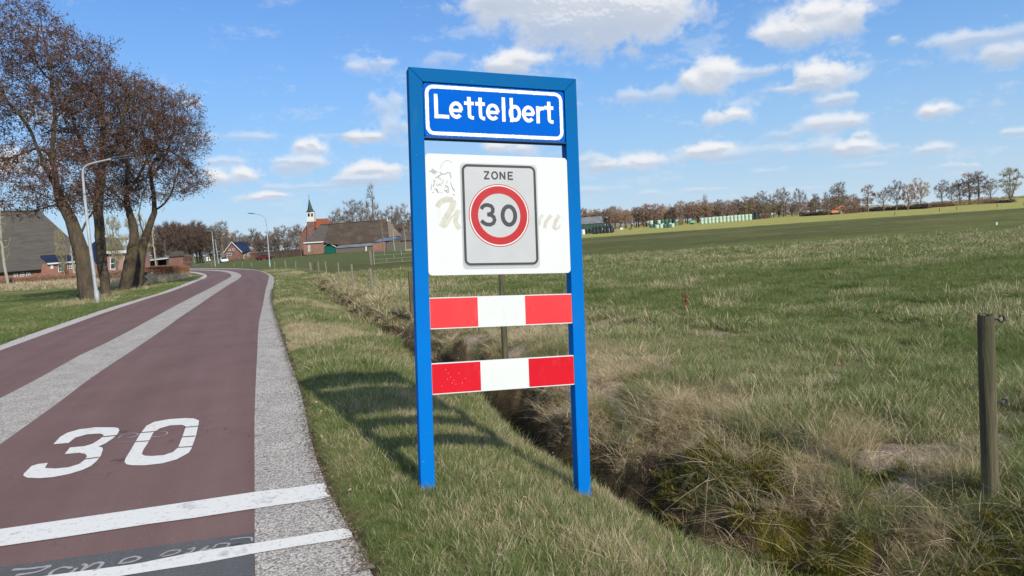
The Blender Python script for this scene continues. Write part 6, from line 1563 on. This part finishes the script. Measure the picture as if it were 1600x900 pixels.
mb = MB(); mb.tube([(.8, .3, 1.7), (2.0, .3, 3.3), (3.4, .3, 3.9), (4.6, .3, 3.5)], [.32, .3, .26, .22], 4); mb.build('boom', 'digger_orange', dg)
mb = MB(); mb.tube([(4.6, .3, 3.6), (5.4, .3, 2.4), (5.3, .3, 1.4)], [.2, .18, .15], 4); mb.build('dipper', 'digger_orange', dg)
mb = MB(); mb.prism([(5.0, -.2, 1.4), (5.7, -.2, 1.3), (5.6, -.2, .5), (4.9, -.2, .6)], (0, 1.0, 0)); mb.build('bucket', 'digger_dark', dg)
# ------------------------------------------------------------------ wrapped bales
principled('wrap_pale', (.46, .58, .44), .45, 0, .4); principled('wrap_white', (.66, .70, .68), .45, 0, .4); principled('wrap_dark', (.02, .03, .03), .4, 0, .5); principled('wrap_green', (.05, .13, .10), .4, 0, .5); principled('mint', (.12, .42, .28), .5)
BALE = {}
def bale(mat, g, h, r_, label, group):
    key = mat
    if key not in BALE:
        mb = MB(); n = 18; pr = [(0, .88), (.05, .97), (.15, 1.0), (.5, 1.02), (.85, 1.0), (.95, .97), (1, .88)]; vs = []
        for z, rr in pr:
            for j in range(n): a = 2 * pi * j / n; vs.append((rr * cos(a) * (1 + .012 * (j % 2)), rr * sin(a), z))
        mb.add(vs, [tuple(range(n))[::-1], tuple((len(pr) - 1) * n + j for j in range(n))] + [(i * n + j, i * n + (j + 1) % n, (i + 1) * n + (j + 1) % n, (i + 1) * n + j) for i in range(len(pr) - 1) for j in range(n)])
        o = mb.build('silage_bale', mat, None, smooth=True); BALE[key] = o
    else: o = BALE[key].copy(); COL.objects.link(o)
    o.location = tuple(map(float, g)); o.scale = (r_, r_, h); o.rotation_euler = (0, 0, rng.random() * 6)
    tag(o, label, 'bale', group)
def bale_row(x0, x1, y0, y1, n, layers, mat, hpx, label, group, mats=None, jit=0):
    for i in range(n):
        f = (i + .5) / n; x = x0 + (x1 - x0) * f; y = y0 + (y1 - y0) * f; g = np.array(G(x, y + rng.uniform(-jit, jit))); k = wdepth(g) / FPX
        r_ = (x1 - x0) / n / 2 * k * .96; h = hpx / layers * k
        for L_ in range(layers):
            mm = mats[(i * 2 + L_ * 3 + i // 3) % len(mats)] if mats else mat
            bale(mm, g + np.array([rng.normal(0, .04), 0, h * .98 * L_]), h, r_, label + (', upper layer' if L_ else ', lower layer'), group)
bale_row(1094, 1175, 350.3, 343.8, 14, 2, 'wrap_pale', 9.6, 'pale green wrapped bale in the long double row', 'bales of the long pale row')
bale_row(1172.5, 1184, 343.6, 342.6, 2, 3, 'wrap_dark', 12, 'black wrapped bale in the tall stack ending the pale row', 'black bales ending the row')
bale_row(1015, 1056, 356.4, 353.2, 7, 2, None, 11.5, 'dark or pale wrapped bale in the mixed cluster left of the round shrub', 'bales of the mixed cluster', ['wrap_green', 'wrap_dark', 'wrap_green', 'wrap_pale'])
bale_row(1024, 1054, 357.4, 355, 5, 1, None, 6, 'low pale wrapped bale in front of the mixed cluster', 'low bales before the mixed cluster', ['wrap_pale', 'wrap_green', 'wrap_pale'])
bale_row(903, 960, 367.0, 362.4, 10, 1, None, 8, 'black or white wrapped bale in front of the dark green barn', 'bales before the green barn', ['wrap_dark', 'wrap_dark', 'wrap_white', 'wrap_dark'], .5)
bale_row(926, 958, 366.2, 363.6, 6, 2, None, 12.5, 'black wrapped bale of the taller heap right of the green barn', 'taller heap right of the barn', ['wrap_dark'])
g = G(1081, 350.8); tk = thing('slurry_tank', 'small mint green tank trailer left of the pale bale row', 'tank trailer', g); 
mb = MB(); mb.tube([(-1.3, 0, 1.3), (-1.1, 0, 1.3), (1.1, 0, 1.3), (1.3, 0, 1.3)], [.5, .8, .8, .5], 12); mb.build('tank', 'mint', tk, smooth=True)
for sx in (-.5, .5):
    mb = MB(); mb.tube([(sx, -.7, .4), (sx, -.5, .4)], .4, 10); mb.build('wheel', 'tyre', tk)
g = G(971, 358.6); bx = thing('storage_box', 'small white box standing in the grass right of the green barn', 'box', g)
mb = MB(); mb.box(-.9, .9, -.8, .8, 0, 1.1); mb.build('box', 'wrap_white', bx); mb = MB(); mb.box(-1, 1, -.9, .9, 1.1, 1.25); mb.build('lid', 'grey_sheet', bx)
# heaps of prunings and soil along the far edge
def heap(label, x0, x1, y0, y1, hpx, mat, seed, sz=.35, n=1500):
    q = np.random.default_rng(seed); f = q.random(n); P_ = []
    a = np.array(G(x0, y0)); b = np.array(G(x1, y1)); k = wdepth(a) / FPX
    pr = np.abs(np.sin(f * 9 + seed)) * .5 + .5; c = a + (b - a) * f[:, None] + q.normal(0, .9, (n, 3)) * [1, 1, 0]; c[:, 2] += q.random(n) ** 1.4 * hpx * k * pr
    V, F = diamonds(c - a, q, sz); o = np_mesh('brushwood_heap', V, F, mat); o.location = tuple(a); tag(o, label, 'heap')
principled('brush_dark', (.055, .045, .042), .95); principled('brush_rust', (.16, .095, .065), .95)
heap('dark heap of prunings left of the digger', 1252, 1292, 338.2, 336, 6, 'brush_dark', 1); heap('rust brown heap right of the digger', 1322, 1352, 334, 331, 9, 'brush_rust', 2); heap('long dark heap under the middle row of trees', 1358, 1450, 330.6, 325.8, 6, 'brush_dark', 3, .4, 2600)
heap('dark heap at the foot of the right hand row', 1458, 1488, 324, 322, 5, 'brush_dark', 4); heap('dark heap left of the willow foot', 1540, 1580, 318, 316.5, 4, 'brush_dark', 5); heap('dark heap right of the black bales', 1186, 1200, 342.2, 341, 9, 'brush_rust', 6, .4, 700)
g = G(1557, 352.5); mk = thing('marker_stake', 'tiny white marker stake alone in the far pasture', 'stake', g); mb = MB(); mb.box(-.04, .04, -.04, .04, 0, .5 * wdepth(g) / 100); mb.build('stake', 'white_trim', mk)
for i, (x, y) in enumerate([(1468, 330.5), (1495, 328), (1558, 323.5), (1398, 336), (1600, 321)]):
    g = G(x, y); h = 5 * wdepth(g) / FPX; o = thing('field_stake', 'dark stake on the boundary between the shaded pasture and the yellow strip', 'stake', g, 0, 'boundary stakes in the far field'); mb = MB(); mb.tube([(0, 0, 0), (0, 0, h)], .07, 6); mb.build('stake', 'wood_grey', o)
principled('gate_metal', (.30, .30, .28), .6, .2)
# ------------------------------------------------------------------ white tubular pen
pn = thing('field_gate', 'white tubular field gate in the pasture left of the sign', 'gate', G(583, 414)); g0 = np.array(pn.location); w0 = wdepth(g0)
def gp(x, y, dy=0): return W(x, y, w0 + dy) - g0
for (a, b, r_) in [((583.3, 393), (585, 414), .03), ((626.6, 390.5), (627.5, 399.5), .018), ((604, 404), (604.6, 410), .016), ((628, 403.5), (628.6, 408.5), .016), ((615.3, 397), (616, 403.6), .016), ((600.5, 392), (601, 399), .014)]:
    mb = MB(); mb.tube([gp(*a), gp(*b)], r_, 6); mb.build('post', 'gate_metal', pn)
for a, b in (((583.5, 393.4), (645, 389.5)), ((584, 399), (645, 395.4)), ((584.3, 405.6), (645, 401.8)), ((584.6, 412), (645, 407.4))):
    mb = MB(); mb.tube([gp(*a), gp(*b)], .012, 6); mb.build('rail', 'gate_metal', pn)
g = G(580.5, 414); o = thing('gate_post', 'thick wooden post at the left end of the white field gate', 'gate post', g); mb = MB(); mb.tube([(0, 0, -.1), (-.05, 0, 22 * wdepth(g) / FPX)], .12, 9); mb.build('post', 'post_wood_pale', o)
